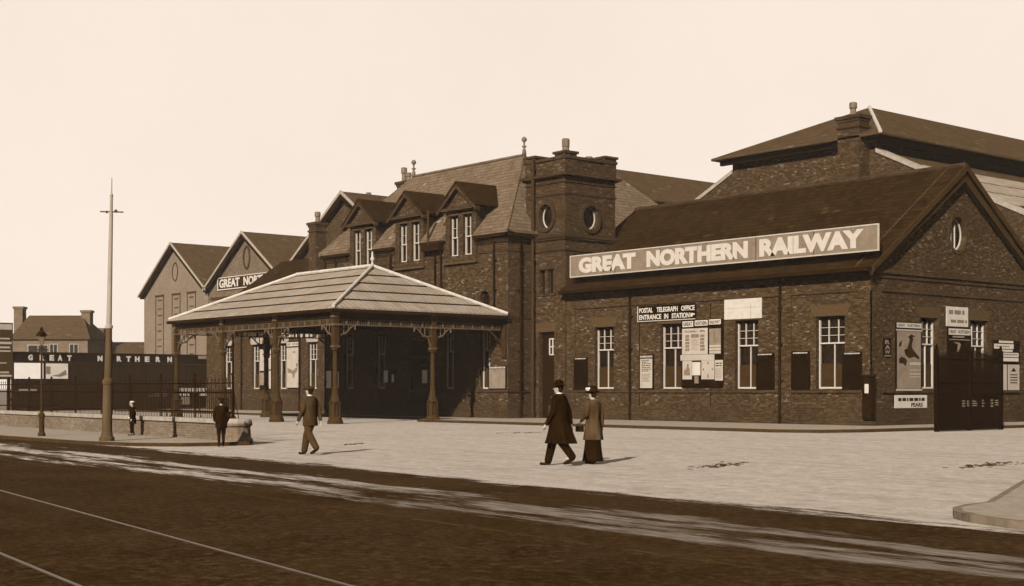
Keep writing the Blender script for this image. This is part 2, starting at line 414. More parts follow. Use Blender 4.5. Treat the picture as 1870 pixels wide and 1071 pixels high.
def wall(mb, P, u0, u1, v0, v1, holes=(), rounds=(), depth=.26):
    """wall sheet with real recessed openings; rounds = (cu, cv, ru, rv)"""
    cells = list(holes)+[(c[0]-c[2]-.1, c[0]+c[2]+.1, c[1]-c[3]-.1, c[1]+c[3]+.1) for c in rounds]
    us = sorted({u0, u1}|{x for h in cells for x in h[:2] if u0 < x < u1}); vs = sorted({v0, v1}|{x for h in cells for x in h[2:] if v0 < x < v1})
    for a, b in zip(us, us[1:]):
        for c, d in zip(vs, vs[1:]):
            mu, mv = (a+b)/2, (c+d)/2
            if any(h[0] < mu < h[1] and h[2] < mv < h[3] for h in cells): continue
            mb.poly([P(a, c), P(b, c), P(b, d), P(a, d)])
    for h in holes:
        a, b, c, d = h; c = max(c, v0); d = min(d, v1)
        mb.poly([P(a, c), P(a, d), P(a, d, -depth), P(a, c, -depth)]); mb.poly([P(b, c), P(b, d), P(b, d, -depth), P(b, c, -depth)])
        if d < v1: mb.poly([P(a, d), P(b, d), P(b, d, -depth), P(a, d, -depth)])
        if c > v0: mb.poly([P(a, c), P(b, c), P(b, c, -depth), P(a, c, -depth)])
    for cu, cv, ru, rv in rounds:
        round_hole(mb, P, cu, cv, ru, rv, depth)
def round_hole(mb, P, cu, cv, ru, rv, depth):
    N = 32; ring = []; sq = []
    for i in range(N):
        t = 2*math.pi*(i+.5)/N; c, s_ = math.cos(t), math.sin(t)
        ring.append((cu+ru*c, cv+rv*s_)); k = 1/max(abs(c), abs(s_))
        su, sv = c*k, s_*k; sq.append((cu+(ru+.1)*su, cv+(rv+.1)*sv))
    for i in range(N):
        j = (i+1) % N
        mb.poly([P(*ring[i]), P(*ring[j]), P(*sq[j]), P(*sq[i])])
        mb.poly([P(*ring[i]), P(*ring[j]), P(*ring[j], -depth), P(*ring[i], -depth)])
    # fill the four little corner triangles of the square cell
    for su, sv in ((1, 1), (-1, 1), (-1, -1), (1, -1)):
        cu_, cv_ = cu+(ru+.1)*su, cv+(rv+.1)*sv
        near = sorted(sq, key=lambda p: (p[0]-cu_)**2+(p[1]-cv_)**2)[:2]
        mb.poly([P(cu_, cv_), P(*near[0]), P(*near[1])])
def sash(parent, P, u0, u1, v0, v1, depth=.2, split=None, cols=3, rows=3, blind=True, name='window', lower_cols=2):
    """sliding sash window set back in its opening: a part with panes"""
    split = v0+(v1-v0)*.66 if split is None else split
    depth += .06; f = MB(); d1 = -depth+.05; d0 = -depth-.05; s = .05
    pbox(f, P, u0, u0+s, v0, v1, d0, d1); pbox(f, P, u1-s, u1, v0, v1, d0, d1)
    pbox(f, P, u0+s, u1-s, v0, v0+.07, d0, d1+.03)
    pbox(f, P, u0+s, u1-s, split-.03, split+.03, d0, d1+.02)
    for i in range(1, cols):
        u = u0+(u1-u0)*i/cols; pbox(f, P, u-.015, u+.015, split+.03, v1, d0+.02, d1-.015)
    for i in range(1, rows):
        v = split+(v1-split)*i/rows; pbox(f, P, u0+s, u1-s, v-.010, v+.010, d0+.02, d1-.02)
    for i in range(1, lower_cols):
        u = u0+(u1-u0)*i/lower_cols+.05; pbox(f, P, u-.018, u+.018, v0+.07, split-.03, d0+.02, d1-.015)
    w = f.build(name, M['paint'], parent)
    g = MB(); pbox(g, P, u0+.01, u1-.01, v0+.01, v1-.01, d0-.05, d0+.01)
    gl = g.build('pane', M['glass'], w, local=False)
    if blind:
        b = MB(); m = v0+(split-v0)*.55; pbox(b, P, u0+s, u1-s, v0+.07, m, d0+.011, d0+.03)
        b.build('frosted_pane', M['blind'], w)
    return w

# ---------------------------------------- lettering
_tc = {}
def text_geo(s, bold=.02):
    k = (s, bold)
    if k in _tc: return _tc[k]
    cu = bpy.data.curves.new('t', 'FONT'); cu.body = s; cu.size = 1; cu.extrude = .5; cu.offset = bold; cu.resolution_u = 3
    o = bpy.data.objects.new('t', cu); COL.objects.link(o)
    dg = bpy.context.evaluated_depsgraph_get(); me = bpy.data.meshes.new_from_object(o.evaluated_get(dg))
    vs = [tuple(v.co) for v in me.vertices]; fs = [tuple(p.vertices) for p in me.polygons]
    bpy.data.objects.remove(o); bpy.data.meshes.remove(me); bpy.data.curves.remove(cu)
    x0 = min(v[0] for v in vs); x1 = max(v[0] for v in vs); y0 = min(v[1] for v in vs); y1 = max(v[1] for v in vs)
    vs = [((v[0]-x0)/(x1-x0), (v[1]-y0)/(y1-y0), (v[2]+.5)) for v in vs]
    _tc[k] = (vs, fs, (x1-x0)/(y1-y0)); return _tc[k]
def text(mb, P, s, u0, u1, v0, v1, d0, d1, bold=.03):
    vs, fs, asp = text_geo(s, bold)
    return mb.add([P(u0+(u1-u0)*v[0], v0+(v1-v0)*v[1], d0+(d1-d0)*v[2]) for v in vs], fs)
def lines(mb, P, u0, u1, v0, v1, n, d0, d1, fill=.5, rnd=None):
    """rows of small unreadable print"""
    rnd = rnd or random; h = (v1-v0)/n
    for i in range(n):
        y = v1-(i+.5)*h; x = u0+rnd.random()*.05*(u1-u0); end = u1-rnd.random()*.25*(u1-u0)
        while x < end:
            w = h*(.5+rnd.random()*1.6); x2 = min(end, x+w)
            pbox(mb, P, x, x2, y-h*fill/2, y+h*fill/2, d0, d1); x = x2+h*.35
    return mb

# ------------------------------------------------------------------ ground
g = MB(); g.box(-900, 700, -500, 1100, -1.0, 0.0); tag(g.build('ground', M['forecourt']), kind='structure')
# the street runs a few degrees off the line of the station front
def sheet(pts, z, th): m = MB(); m.extrude([(x, y, z) for x, y in pts], (0, 0, -th)); return m
def road_y(x, c): return c-.087*(x+15)
sh = sheet([(-300, road_y(-300, 15.6)), (-300, -60), (120, -60), (120, road_y(120, 15.6))], .004, .002)
tag(sh.build('road', M['road']), kind='structure')
sh = sheet([(-300, road_y(-300, 10.35)), (-300, -50), (120, -50), (120, road_y(120, 10.35))], .008, .002)
tag(sh.build('tramway_paving', M['tram_bed']), kind='structure')
def rail_line(a, b):
    m = MB(); a = Vector((*a, 0)); b = Vector((*b, 0)); d = (b-a).normalized(); n = Vector((-d.y, d.x, 0))
    a = a-d*140; b = b+d*60
    for o in (0.0,):
        m.extrude([a+n*(o-.02)+Vector((0, 0, .016)), b+n*(o-.02)+Vector((0, 0, .016)), b+n*(o+.02)+Vector((0, 0, .016)), a+n*(o+.02)+Vector((0, 0, .016))], (0, 0, -.012))
    return tag(m.solo('tram_rail', M['rail']), kind='structure')
rail_line((-21.8, 8.15), (-9.7, 6.4)); rail_line((-13.6, 5.05), (-11.1, 4.72))
# steel edging strip along the tram paving
m = MB(); m.extrude([(-200, road_y(-200, 10.37), .013), (60, road_y(60, 10.37), .013), (60, road_y(60, 10.43), .013), (-200, road_y(-200, 10.43), .013)], (0, 0, -.01))
tag(m.build('paving_edge', M['edge_stone']), kind='structure')
def pave(name, pts, z, kw=.11, mat='pavement', km='kerb'):
    """raised pavement with a granite kerb along its outline"""
    cx = sum(p[0] for p in pts)/len(pts); cy = sum(p[1] for p in pts)/len(pts)
    outer = pts
    inner = []
    n = len(pts)
    for i in range(n):
        p0 = Vector(pts[i-1]); p1 = Vector(pts[i]); p2 = Vector(pts[(i+1) % n])
        n1 = (p1-p0).normalized(); n2 = (p2-p1).normalized()
        a = Vector((-n1.y, n1.x)); b = Vector((-n2.y, n2.x)); k = (a+b).normalized(); s_ = kw/max(.3, k.dot(a))
        inner.append(p1+k*s_)
    area = sum(pts[i][0]*pts[(i+1) % n][1]-pts[(i+1) % n][0]*pts[i][1] for i in range(n))
    assert area > 0
    m = MB(); m.extrude([(p[0], p[1], z+.003) for p in inner], (0, 0, -z)); tag(m.build(name, M[mat]), kind='structure')
    k = MB()
    for i in range(n):
        j = (i+1) % n
        k.extrude([(outer[i][0], outer[i][1], z), (outer[j][0], outer[j][1], z), (inner[j].x, inner[j].y, z), (inner[i].x, inner[i].y, z)], (0, 0, -z-.3))
    tag(k.build(name+'_kerb', M[km]), kind='structure')
pave('station_pavement', [(-97, 44.2), (-56.6, 44.2), (-56, 41.2), (-33.8, 41.0), (-32.2, 41.8), (-31.6, 43.5), (-30.6, 64), (-30.6, 80), (-97, 80)], .12)
pave('street_pavement', [(-160, 24.2), (-160, 22.5), (-80, 19.0), (-45.4, 16.9), (-39.5, 16.9), (-37.2, 17.4), (-36.0, 18.4), (-35.6, 20.3), (-37.0, 21.2), (-60, 22.6)], .10)
pave('corner_pavement', [(-10.35, 17.0), (-10.3, 16.4), (-10.15, 15.9), (-9.85, 15.45), (-9.4, 15.1), (-8.8, 14.85), (-8.0, 14.65), (40, 10.8), (40, 80), (-27, 80), (-24, 50), (-13.2, 23.2)], .10, km='kerb_pale')
# dark droppings and scraps on the setts
def dropping(px, py, w, n, dy=3):
    m = MB()
    for i in range(n):
        q_ = random.gauss(0, .5); x, y = gp(px+w*q_, py-dy*q_*1.4+random.gauss(0, dy*.6))
        s_ = random.uniform(.01, .04)*random.choice((1, 1, 1.6)); k = []
        for j in range(7):
            t = 2*math.pi*j/7; q = s_*random.uniform(.5, 1.3); k.append((x+q*1.8*math.cos(t), y+q*math.sin(t), .0))
        m.extrude([(a, b, random.uniform(.006, .014)) for a, b, c in k], (0, 0, -.012))
    return m
tag(dropping(1310, 851, 50, 70, 3.2).solo('droppings', M['dung']), kind='stuff', label='patch of dark dung on the pale setts right of the couple', cat='dirt')
tag(dropping(1800, 850, 60, 70, 3.0).solo('droppings', M['dung']), kind='stuff', label='dark smear of dung on the setts at the far right', cat='dirt')
tag(dropping(640, 812, 26, 22, 1.5).solo('droppings', M['dung']), kind='stuff', label='thin line of dung on the setts right of the man in a cap', cat='dirt')
tag(dropping(945, 791, 45, 30, .6).solo('droppings', M['dung']), kind='stuff', label='broken dark line of dung behind the man in the overcoat', cat='dirt')

# ------------------------------------------------------------------ right wing of the station
YW = 47.8; XG = -34.24; YR = 54.0; YB = 60.2; XT = -52.4
PF = PL('Y', YW); PG = PL('X', XG)
wing = thing('station_wing', 'single-storey dark brick wing with steep slate roof and end gable, right of the tower', 'building', (-43, 54, 0))
wm = MB(); win_f = []
for a, b in ((1086, 1118), (1206, 1242), (1342, 1381), (1490, 1539)):
    win_f.append((PF.u(a), PF.u(b)+.1))
WS, WT = 1.62, 4.62
wall(wm, PF, XT-.2, XG, 0, 6.5, [(a, b, WS, WT) for a, b in win_f])
win_g = [(PG.u(1681), PG.u(1711)), (PG.u(1772), PG.u(1803))]
oc = (YR, PG.v(1742, 427), .62, .72)
gt = 6.55
wall(wm, PG, YW, YB, 0, 6.5, [(a, b, WS, 4.6) for a, b in win_g])
wm.poly([(XT, YB, 0), (XG, YB, 0), (XG, YB, 6.5), (XT, YB, 6.5)])
# gable triangle with its round window
rz0 = 11.0
def gable_tri(mb, P, ua, ub, vb, um, vt, rnd, depth=.26):
    cu, cv, ru, rv = rnd; k0, k1 = cu-ru-.1, cu+ru+.1; b0, b1 = cv-rv-.1, cv+rv+.1
    L = lambda u: vb+(vt-vb)*(u-ua)/(um-ua) if u <= um else vb+(vt-vb)*(ub-u)/(ub-um)
    mb.poly([P(ua, vb), P(k0, vb), P(k0, L(k0))]); mb.poly([P(k1, vb), P(ub, vb), P(k1, L(k1))])
    mb.poly([P(k0, vb), P(k1, vb), P(k1, b0), P(k0, b0)])
    mb.poly([P(k0, b1), P(k1, b1), P(k1, L(k1)), P(um, vt), P(k0, L(k0))])
    round_hole(mb, P, *rnd, depth)
gable_tri(wm, PG, YW, YB, 6.5, YR, rz0, oc)
wm.build('wall', M['brick'], wing)
def ring_trim(parent, P, c, mat, w=.16, d=.07, name='surround'):
    m = MB(); N = 36
    for i in range(N):
        t0, t1 = 2*math.pi*i/N, 2*math.pi*(i+1)/N
        q = [(c[0]+(c[2]+k)*math.cos(t), c[1]+(c[3]+k)*math.sin(t)) for k, t in ((.01, t0), (w, t0), (w, t1), (.01, t1))]
        ppoly(m, P, q, .001, d)
    return m.build(name, mat, parent)
def oculus(parent, P, c, depth=.24, bars=True):
    N = 28; m = MB()
    for i in range(N):
        t0, t1 = 2*math.pi*i/N, 2*math.pi*(i+1)/N
        q = [(c[0]+(c[2]-k)*math.cos(t), c[1]+(c[3]-k)*math.sin(t)) for k, t in ((.0, t0), (.06, t0), (.06, t1), (.0, t1))]
        ppoly(m, P, q, -depth, -depth+.05)
    if bars:
        for o in (-.18, .12): pbox(m, P, c[0]+o-.02, c[0]+o+.02, c[1]-c[3]*.9, c[1]+c[3]*.9, -depth, -depth+.05)
    w = m.build('round_window', M['paint'], parent)
    g_ = MB(); ppoly(g_, P, [(c[0]+c[2]*math.cos(2*math.pi*i/N), c[1]+c[3]*math.sin(2*math.pi*i/N)) for i in range(N)], -depth-.04, -depth+.005)
    g_.build('pane', M['glass'], w)
ring_trim(wing, PG, oc, M['brick_trim'], .14, .04); oculus(wing, PG, oc, .25)
for a, b in win_f: sash(wing, PF, a, b, WS, WT-.14, .2)
for a, b in win_g: sash(wing, PG, a, b, WS, 4.45, .17)
t = MB()
for a, b in win_f: ppoly(t, PF, [(a-.12, WT), (b+.12, WT), (b+.32, WT+.48), (a-.32, WT+.48)], -.02, .025)
for a, b in win_g: ppoly(t, PG, [(a-.12, 4.6), (b+.12, 4.6), (b+.32, 5.05), (a-.32, 5.05)], -.02, .025)
t.islands('lintel', M['lintel'], wing)
t = MB()
for (v0, v1, d) in ((0, .75, .09), (.75, .82, .06), (1.44, 1.56, .07), (5.56, 5.66, .06), (6.12, 6.24, .06), (6.3, 6.5, .14)):
    pbox(t, PF, XT, XG+d, v0, v1, .001, d); pbox(t, PG, YW+.001, YB, v0, v1, .001, d)
t.islands('string_course', M['brick_trim'], wing)
# corner piers, a touch proud
t = MB()
for a, b in ((XG-.75, XG+.05), (-52.3, -51.7), (PF.u(1424)-.02, PF.u(1446))): pbox(t, PF, a, b, .82, 5.56, .001, .05)
pbox(t, PG, YW-.05, YW+.7, .82, 5.56, .001, .05)
t.islands('pier', M['brick'], wing)
# roof slabs
def slab(mb, pts, th=.16):
    a, b, c = [Vector(p) for p in pts[:3]]; n = (b-a).cross(c-a).normalized()
    if n.z < 0: n = -n
    return mb.extrude(pts, -n*th)
t = MB(); ex = XG+.42; sl = (11.2-6.5)/(YR-47.3)
ye = YW-.5; ze = 11.2-sl*(YR-ye)
slab(t, [(XT+.015, ye, ze), (ex, ye, ze), (ex, YR, 11.2), (XT+.015, YR, 11.2)])
ym = 51.22; zm = 11.2-sl*(YR-ym); slab(t, [(-53.7, ym, zm), (XT+.015, ym, zm), (XT+.015, YR, 11.2), (-53.7, YR, 11.2)])
slab(t, [(-53.7, YR, 11.2), (ex, YR, 11.2), (ex, 2*YR-ye, ze), (-53.7, 2*YR-ye, ze)])
t.build('roof', M['slate_dark'], wing)
t = MB(); t.bar((-53.7, YR, 11.2), (ex, YR, 11.2), .12); t.bar((ex-.85, YR, 11.2), (ex-.85, ye, ze), .035, n=6); t.build('ridge_tiles', M['brick_trim'], wing)
t = MB()   # heavy dark bargeboards
for s_ in (-1, 1):
    y0 = YR+s_*(YR-ye); a = [(ex+.003, YR, 11.23), (ex+.003, y0, ze+.03), (ex+.003, y0, ze-.22), (ex+.003, YR, 10.93)]
    t.extrude(a, (.07, 0, 0))
    a = [(ex-.3, YR, 10.9), (ex-.3, y0-s_*.2, ze-.1), (ex-.3, y0-s_*.2, ze-.34), (ex-.3, YR, 10.5)]
    t.extrude(a, (.24, 0, 0))
t.islands('bargeboard', M['barge'], wing)
t = MB(); pbox(t, PF, XT+.02, ex-.1, ze-.17, ze-.02, .505, .62); pbox(t, PF, XT+.02, ex-.4, 6.3, 6.36, .15, .5)
t.islands('gutter', M['lead'], wing)
def downpipe(parent, P, u, v0, v1, r=.055, mat='lead', d=.12):
    m = MB(); m.bar(P(u, v0, d), P(u, v1, d), r, n=10)
    v = v0+.3
    while v < v1: m.bar(P(u, v-.05, d), P(u, v+.05, d), r*1.45, n=10); pbox(m, P, u-.11, u+.11, v-.03, v+.03, .001, d); v += 1.55
    return m.build('downpipe', M[mat], parent)
for px in (1153, 1427): downpipe(wing, PF, PF.u(px), .1, 6.3, .06)
t = MB()
for px in (1298, 1168): pbox(t, PF, PF.u(px)-.012, PF.u(px)+.012, .1, 5.5, .001, .03)
t.islands('conduit', M['lead'], wing)

# ------------------------------------------------------------------ tower
TX0, TX1, TY0, TY1 = -55.4, XT, 47.72, 51.2
tower = thing('tower', 'square brick corner tower with round windows and parapet, between two-storey block and low wing', 'building', (-53.9, 49.4, 0))
TF = PL('Y', TY0); TS = PL('X', TX1)
o1 = (TF.u(998), 10.35, .52, .6); o2 = (TS.u(1078), 10.3, .55, .6)
du0, du1 = TF.u(984), TF.u(1012)
sw = [(TF.u(985), TF.u(995)), (TF.u(1000), TF.u(1010))]
t = MB()
wall(t, TF, TX0, TX1, 0, 13.2, [(du0, du1, 0.12, 4.5)]+[(a, b, 6.45, 7.65) for a, b in sw], [o1], .3)
wall(t, TS, TY0, TY1, 0, 13.2, (), [o2], .3)
t.poly([(TX0, TY0, 0), (TX0, TY1, 0), (TX0, TY1, 13.2), (TX0, TY0, 13.2)]); t.poly([(TX0, TY1, 0), (TX1, TY1, 0), (TX1, TY1, 13.2), (TX0, TY1, 13.2)])
t.poly([(TX0, TY0, 12.9), (TX1, TY0, 12.9), (TX1, TY1, 12.9), (TX0, TY1, 12.9)])
t.build('wall', M['brick'], tower)
for P, c in ((TF, o1), (TS, o2)): ring_trim(tower, P, c, M['brick_trim'], .2, .09); oculus(tower, P, c, .26, False)
def band(mb, v0, v1, d, x0=TX0, x1=TX1, y0=TY0, y1=TY1):
    mb.box(x0-d, x1+d, y0-d, y0-.001, v0, v1); mb.box(x0-d, x1+d, y1+.001, y1+d, v0, v1)
    mb.box(x0-d, x0-.001, y0-.0005, y1+.0005, v0, v1); mb.box(x1+.001, x1+d, y0-.0005, y1+.0005, v0, v1)
t = MB()
for v0, v1, d in ((8.55, 8.65, .06), (9.12, 9.22, .1), (9.22, 9.36, .16), (11.38, 11.46, .05), (11.98, 12.06, .06), (12.22, 12.3, .12), (12.3, 12.44, .26), (13.16, 13.3, .09)): band(t, v0, v1, d)
t.islands('cornice', M['brick_trim'], tower)
t = MB()
for x, y in ((TX0, TY0), (TX1, TY0), (TX1, TY1), (TX0, TY1)):
    sx = 1 if x == TX0 else -1; sy = 1 if y == TY0 else -1
    a, b = sorted((x-sx*.04, x+sx*.75)); c, d = sorted((y-sy*.04, y+sy*.75))
    t.box(a, b, c, d, 12.45, 13.42)
t.islands('corner_pier', M['brick'], tower)
t = MB()
for x, y in ((TX0, TY0), (TX1, TY0), (TX1, TY1), (TX0, TY1)):
    sx = 1 if x == TX0 else -1; sy = 1 if y == TY0 else -1
    a, b = sorted((x-sx*.12, x+sx*.83)); c, d = sorted((y-sy*.12, y+sy*.83))
    t.box(a, b, c, d, 13.421, 13.54)
t.islands('pier_cap', M['brick_trim'], tower)
for x, y, h in ((TX1-.4, TY0+.4, .68), (TX1-.3, TY0+1.9, .25)):
    m = MB(); z0 = 13.54 if h > .5 else 13.2
    m.lathe((x, y, z0), [(.2, 0), (.17, h*.3), (.16, h*.34), (.19, h*.38), (.2, h*.9), (.16, h), (.1, h)], 14); m.build('chimney_pot', M['stack'], tower, smooth=False)
m = MB(); pbox(m, TF, du0+.02, du1-.02, .12, 4.5, -.3, -.22); d = m.build('door', M['dark_wood'], tower)
m = MB(); a, b = du0+.62, du1-.08
for u in (a, (a+b)/2, b): pbox(m, TF, u-.03, u+.03, 3.35, 4.15, -.219, -.17)
for v in (3.35, 3.75, 4.15): pbox(m, TF, a, b, v-.03, v+.03, -.219, -.175)
m.build('light_frame', M['paint'], d)
m = MB(); m.ell(TF(du0+.75, 1.2, -.19), .04, .04, .04, 8); m.build('handle', M['iron_pale'], d)
for a, b in sw:
    m = MB(); pbox(m, TF, a+.02, b-.02, 6.47, 7.63, -.29, -.22); m.build('window', M['glass'], tower)
m = MB(); ppoly(m, TF, [(du0-.1, 4.5), (du1+.1, 4.5), (du1+.25, 4.95), (du0-.25, 4.95)], -.02, .03)
m.islands('lintel', M['lintel'], tower)
m = MB(); pbox(m, TF, du0-.15, du1+.15, 6.33, 6.44, .001, .07); pbox(m, TF, du0-.1, du1+.05, 7.66, 7.8, .001, .05); m.islands('sill', M['brick_trim'], tower)
m = MB(); m.extrude([(TX1-1.2, TY0-.01, .0), (TX1-.01, TY0-.01, 0), (TX1-.01, TY0-.01, .8), (TX1-1.2, TY0-.01, .8)], (0, -.07, 0)); m.build('plinth', M['brick_trim'], tower)

# ------------------------------------------------------------------ main two-storey block
X0, X1, Y0, Y1 = -71.7, -54.8, 46.0, 54.0
MF = PL('Y', Y0); MS = PL('X', X1)
main = thing('station_block', 'two-storey brick block with three pedimented dormers under a steep hipped slate roof', 'building', (-63.2, 50, 0))
gw = [(MF.u(628), MF.u(646)), (MF.u(686), MF.u(704)), (MF.u(811), MF.u(829)), (MF.u(877), MF.u(896))]
door_m = (MF.u(748), MF.u(780))
bull = (MF.u(885), 6.15, .42, .52)
DC = [MF.u(664), MF.u(749), MF.u(843)]
t = MB()
dh = [(c-1.15, c+1.15, 8.35, 9.45) for c in DC]
wall(t, MF, X0, X1, 0, 9.45, [(a, b, 1.62, 4.7) for a, b in gw]+[(door_m[0], door_m[1], .12, 4.2)]+dh, [bull], .26)
wall(t, MS, Y0, Y1, 0, 9.45)
t.poly([(X0, Y0, 0), (X0, Y1, 0), (X0, Y1, 9.45), (X0, Y0, 9.45)]); t.poly([(X0, Y1, 0), (X1, Y1, 0), (X1, Y1, 9.45), (X0, Y1, 9.45)])
t.build('wall', M['brick'], main)
for a, b in gw: sash(main, MF, a, b, 1.62, 4.6, .18)
m = MB(); N = 28; ppoly(m, MF, [(bull[0]+bull[2]*math.cos(2*math.pi*i/N), bull[1]+bull[3]*math.sin(2*math.pi*i/N)) for i in range(N)], -.3, -.25); m.build('round_window', M['glass'], main)
m = MB(); pbox(m, MF, door_m[0], door_m[1], .12, 4.2, -.26, -.2); d = m.build('door', M['dark_wood'], main)
m = MB(); pbox(m, MF, door_m[0], door_m[1], 3.3, 3.38, -.199, -.12); m.build('transom', M['iron_pale'], d)
t = MB()
for v0, v1, dd in ((0, .85, .08), (1.44, 1.56, .06), (5.2, 5.3, .05)):
    pbox(t, MF, X0-.05, X1+dd, v0, v1, .001, dd); pbox(t, MS, Y0+.001, TY0, v0, v1, .001, dd)
edges = [X0-.1]+[e for c in DC for e in (c-1.32, c+1.32)]+[X1]
for a, b in zip(edges[::2], edges[1::2]):
    last = b == X1
    for v0, v1, dd in ((8.6, 8.68, .05), (9.08, 9.16, .08), (9.16, 9.32, .14)):
        pbox(t, MF, a, b+(dd if last else 0), v0, v1, .001, dd)
        if last: pbox(t, MS, Y0+.001, TY0, v0, v1, .001, dd)
t.islands('string_course', M['brick_trim'], main)
t = MB()
for a, b in zip(edges[::2], edges[1::2]):
    pbox(t, MF, a, b+(.35 if b == X1 else 0), 9.33, 9.5, .15, .36)
pbox(t, MS, Y0-.36, TY0-.02, 9.33, 9.5, .15, .36)
t.islands('gutter', M['lead'], main)
for px, v0, v1 in ((616, 1, 9.3), (716, 5, 9.3), (797, 5, 9.3), (808, 5.2, 9.3), (905, 4.8, 9.3), (597, .2, 9.2)): downpipe(main, MF, MF.u(px), v0, v1, .05)
downpipe(main, MS, MS.u(948), .12, 9.3, .055)
m = MB(); pbox(m, MF, MF.u(780), MF.u(812), 9.0, 9.3, .05, .42); m.build('hopper', M['lead'], main)
m = MB(); m.bar(MF(MF.u(790), 9.3, .3), MF(MF.u(790), 11.2, .3), .07, n=10); m.build('vent_pipe', M['iron_mid'], main)
# hipped roof as a closed solid
def hip_solid(x0, x1, y0, y1, ze, zr, ra, rb, yr=None, drop=.14):
    yr = (y0+y1)/2 if yr is None else yr; m = MB()
    v = [(x0, y0, ze-drop), (x1, y0, ze-drop), (x1, y1, ze-drop), (x0, y1, ze-drop), (x0, y0, ze), (x1, y0, ze), (x1, y1, ze), (x0, y1, ze), (ra, yr, zr), (rb, yr, zr)]
    return m.add(v, [(0, 1, 2, 3), (0, 1, 5, 4), (1, 2, 6, 5), (2, 3, 7, 6), (3, 0, 4, 7), (4, 5, 9, 8), (5, 6, 9), (6, 7, 8, 9), (7, 4, 8)])
hr = hip_solid(X0-.3, X1+.3, Y0-.3, Y1+.3, 9.62, 14.25, -68.3, -58.2)
# the front slope stops behind the dormer fronts; the eaves run only between them
k_ = (14.25-9.62)/4.3
hr = MB(); yf = Y0+.45; zf = 9.62+.75*k_; e0, e1 = X0-.3, X1+.3; fa, fb_ = e0+3.7*.75/4.3, e1-3.7*.75/4.3
hr.v = [(e0, yf, 9.48), (e1, yf, 9.48), (e1, Y1+.3, 9.48), (e0, Y1+.3, 9.48), (e0, yf, 9.62), (fa, yf, zf), (fb_, yf, zf), (e1, yf, 9.62), (e1, Y1+.3, 9.62), (e0, Y1+.3, 9.62), (-68.3, 50, 14.25), (-58.2, 50, 14.25)]
hr.f = [(0, 1, 2, 3), (0, 1, 7, 6, 5, 4), (5, 6, 11, 10), (7, 8, 11, 6), (4, 9, 10, 5), (8, 9, 10, 11), (1, 2, 8, 7), (2, 3, 9, 8), (3, 0, 4, 9)]
roof = hr.build('roof', M['slate'], main)
ea = MB()
for i_, (a, b) in enumerate(zip(edges[::2], edges[1::2])):
    L0 = i_ == 0; L1 = b == X1
    a0, a1 = (e0, fa) if L0 else (a, a); b0, b1 = (e1, fb_) if L1 else (b, b)
    ea.v += []; ea.add([(a0, Y0-.3, 9.62), (b0, Y0-.3, 9.62), (b1, yf, zf), (a1, yf, zf), (a0, Y0-.3, 9.48), (b0, Y0-.3, 9.48), (b0, yf+.02, 9.48), (a0, yf+.02, 9.48)] , [(0, 1, 2, 3), (0, 1, 5, 4), (4, 5, 6, 7), (2, 3, 7, 6), (0, 3, 7, 4), (1, 2, 6, 5)])
    if L1: ea.add([(e1, Y0-.3, 9.62), (e1, yf, 9.62), (fb_, yf, zf)], [(0, 1, 2)]); ea.add([(e1, Y0-.3, 9.48), (e1, Y0-.3, 9.62), (e1, yf, 9.62), (e1, yf, 9.48)], [(0, 1, 2, 3)])
    if L0: ea.add([(e0, Y0-.3, 9.62), (e0, yf, 9.62), (fa, yf, zf)], [(0, 1, 2)]); ea.add([(e0, Y0-.3, 9.48), (e0, Y0-.3, 9.62), (e0, yf, 9.62), (e0, yf, 9.48)], [(0, 1, 2, 3)])
ea.islands('eaves', M['slate'], roof)
t = MB(); t.bar((-68.3, 50, 14.27), (-58.2, 50, 14.27), .09)
for a, b in (((X1+.3, Y0-.3, 9.62), (-58.2, 50, 14.25)), ((X0-.3, Y0-.3, 9.62), (-68.3, 50, 14.25)), ((X1+.3, Y1+.3, 9.62), (-58.2, 50, 14.25))): t.bar(a, b, .06)
t.build('ridge_roll', M['slate'], roof)
for x in (-68.3, -58.2):
    m = MB(); m.lathe((x, 50, 14.25), [(.12, 0), (.1, .3), (.06, .35), (.06, .42), (.13, .46), (.13, .5), (.05, .54), (.05, .72), (.11, .76), (.15, .84), (.13, .94), (.06, 1.0), (.0, 1.02)], 14)
    m.build('finial', M['stack'], roof, smooth=True)
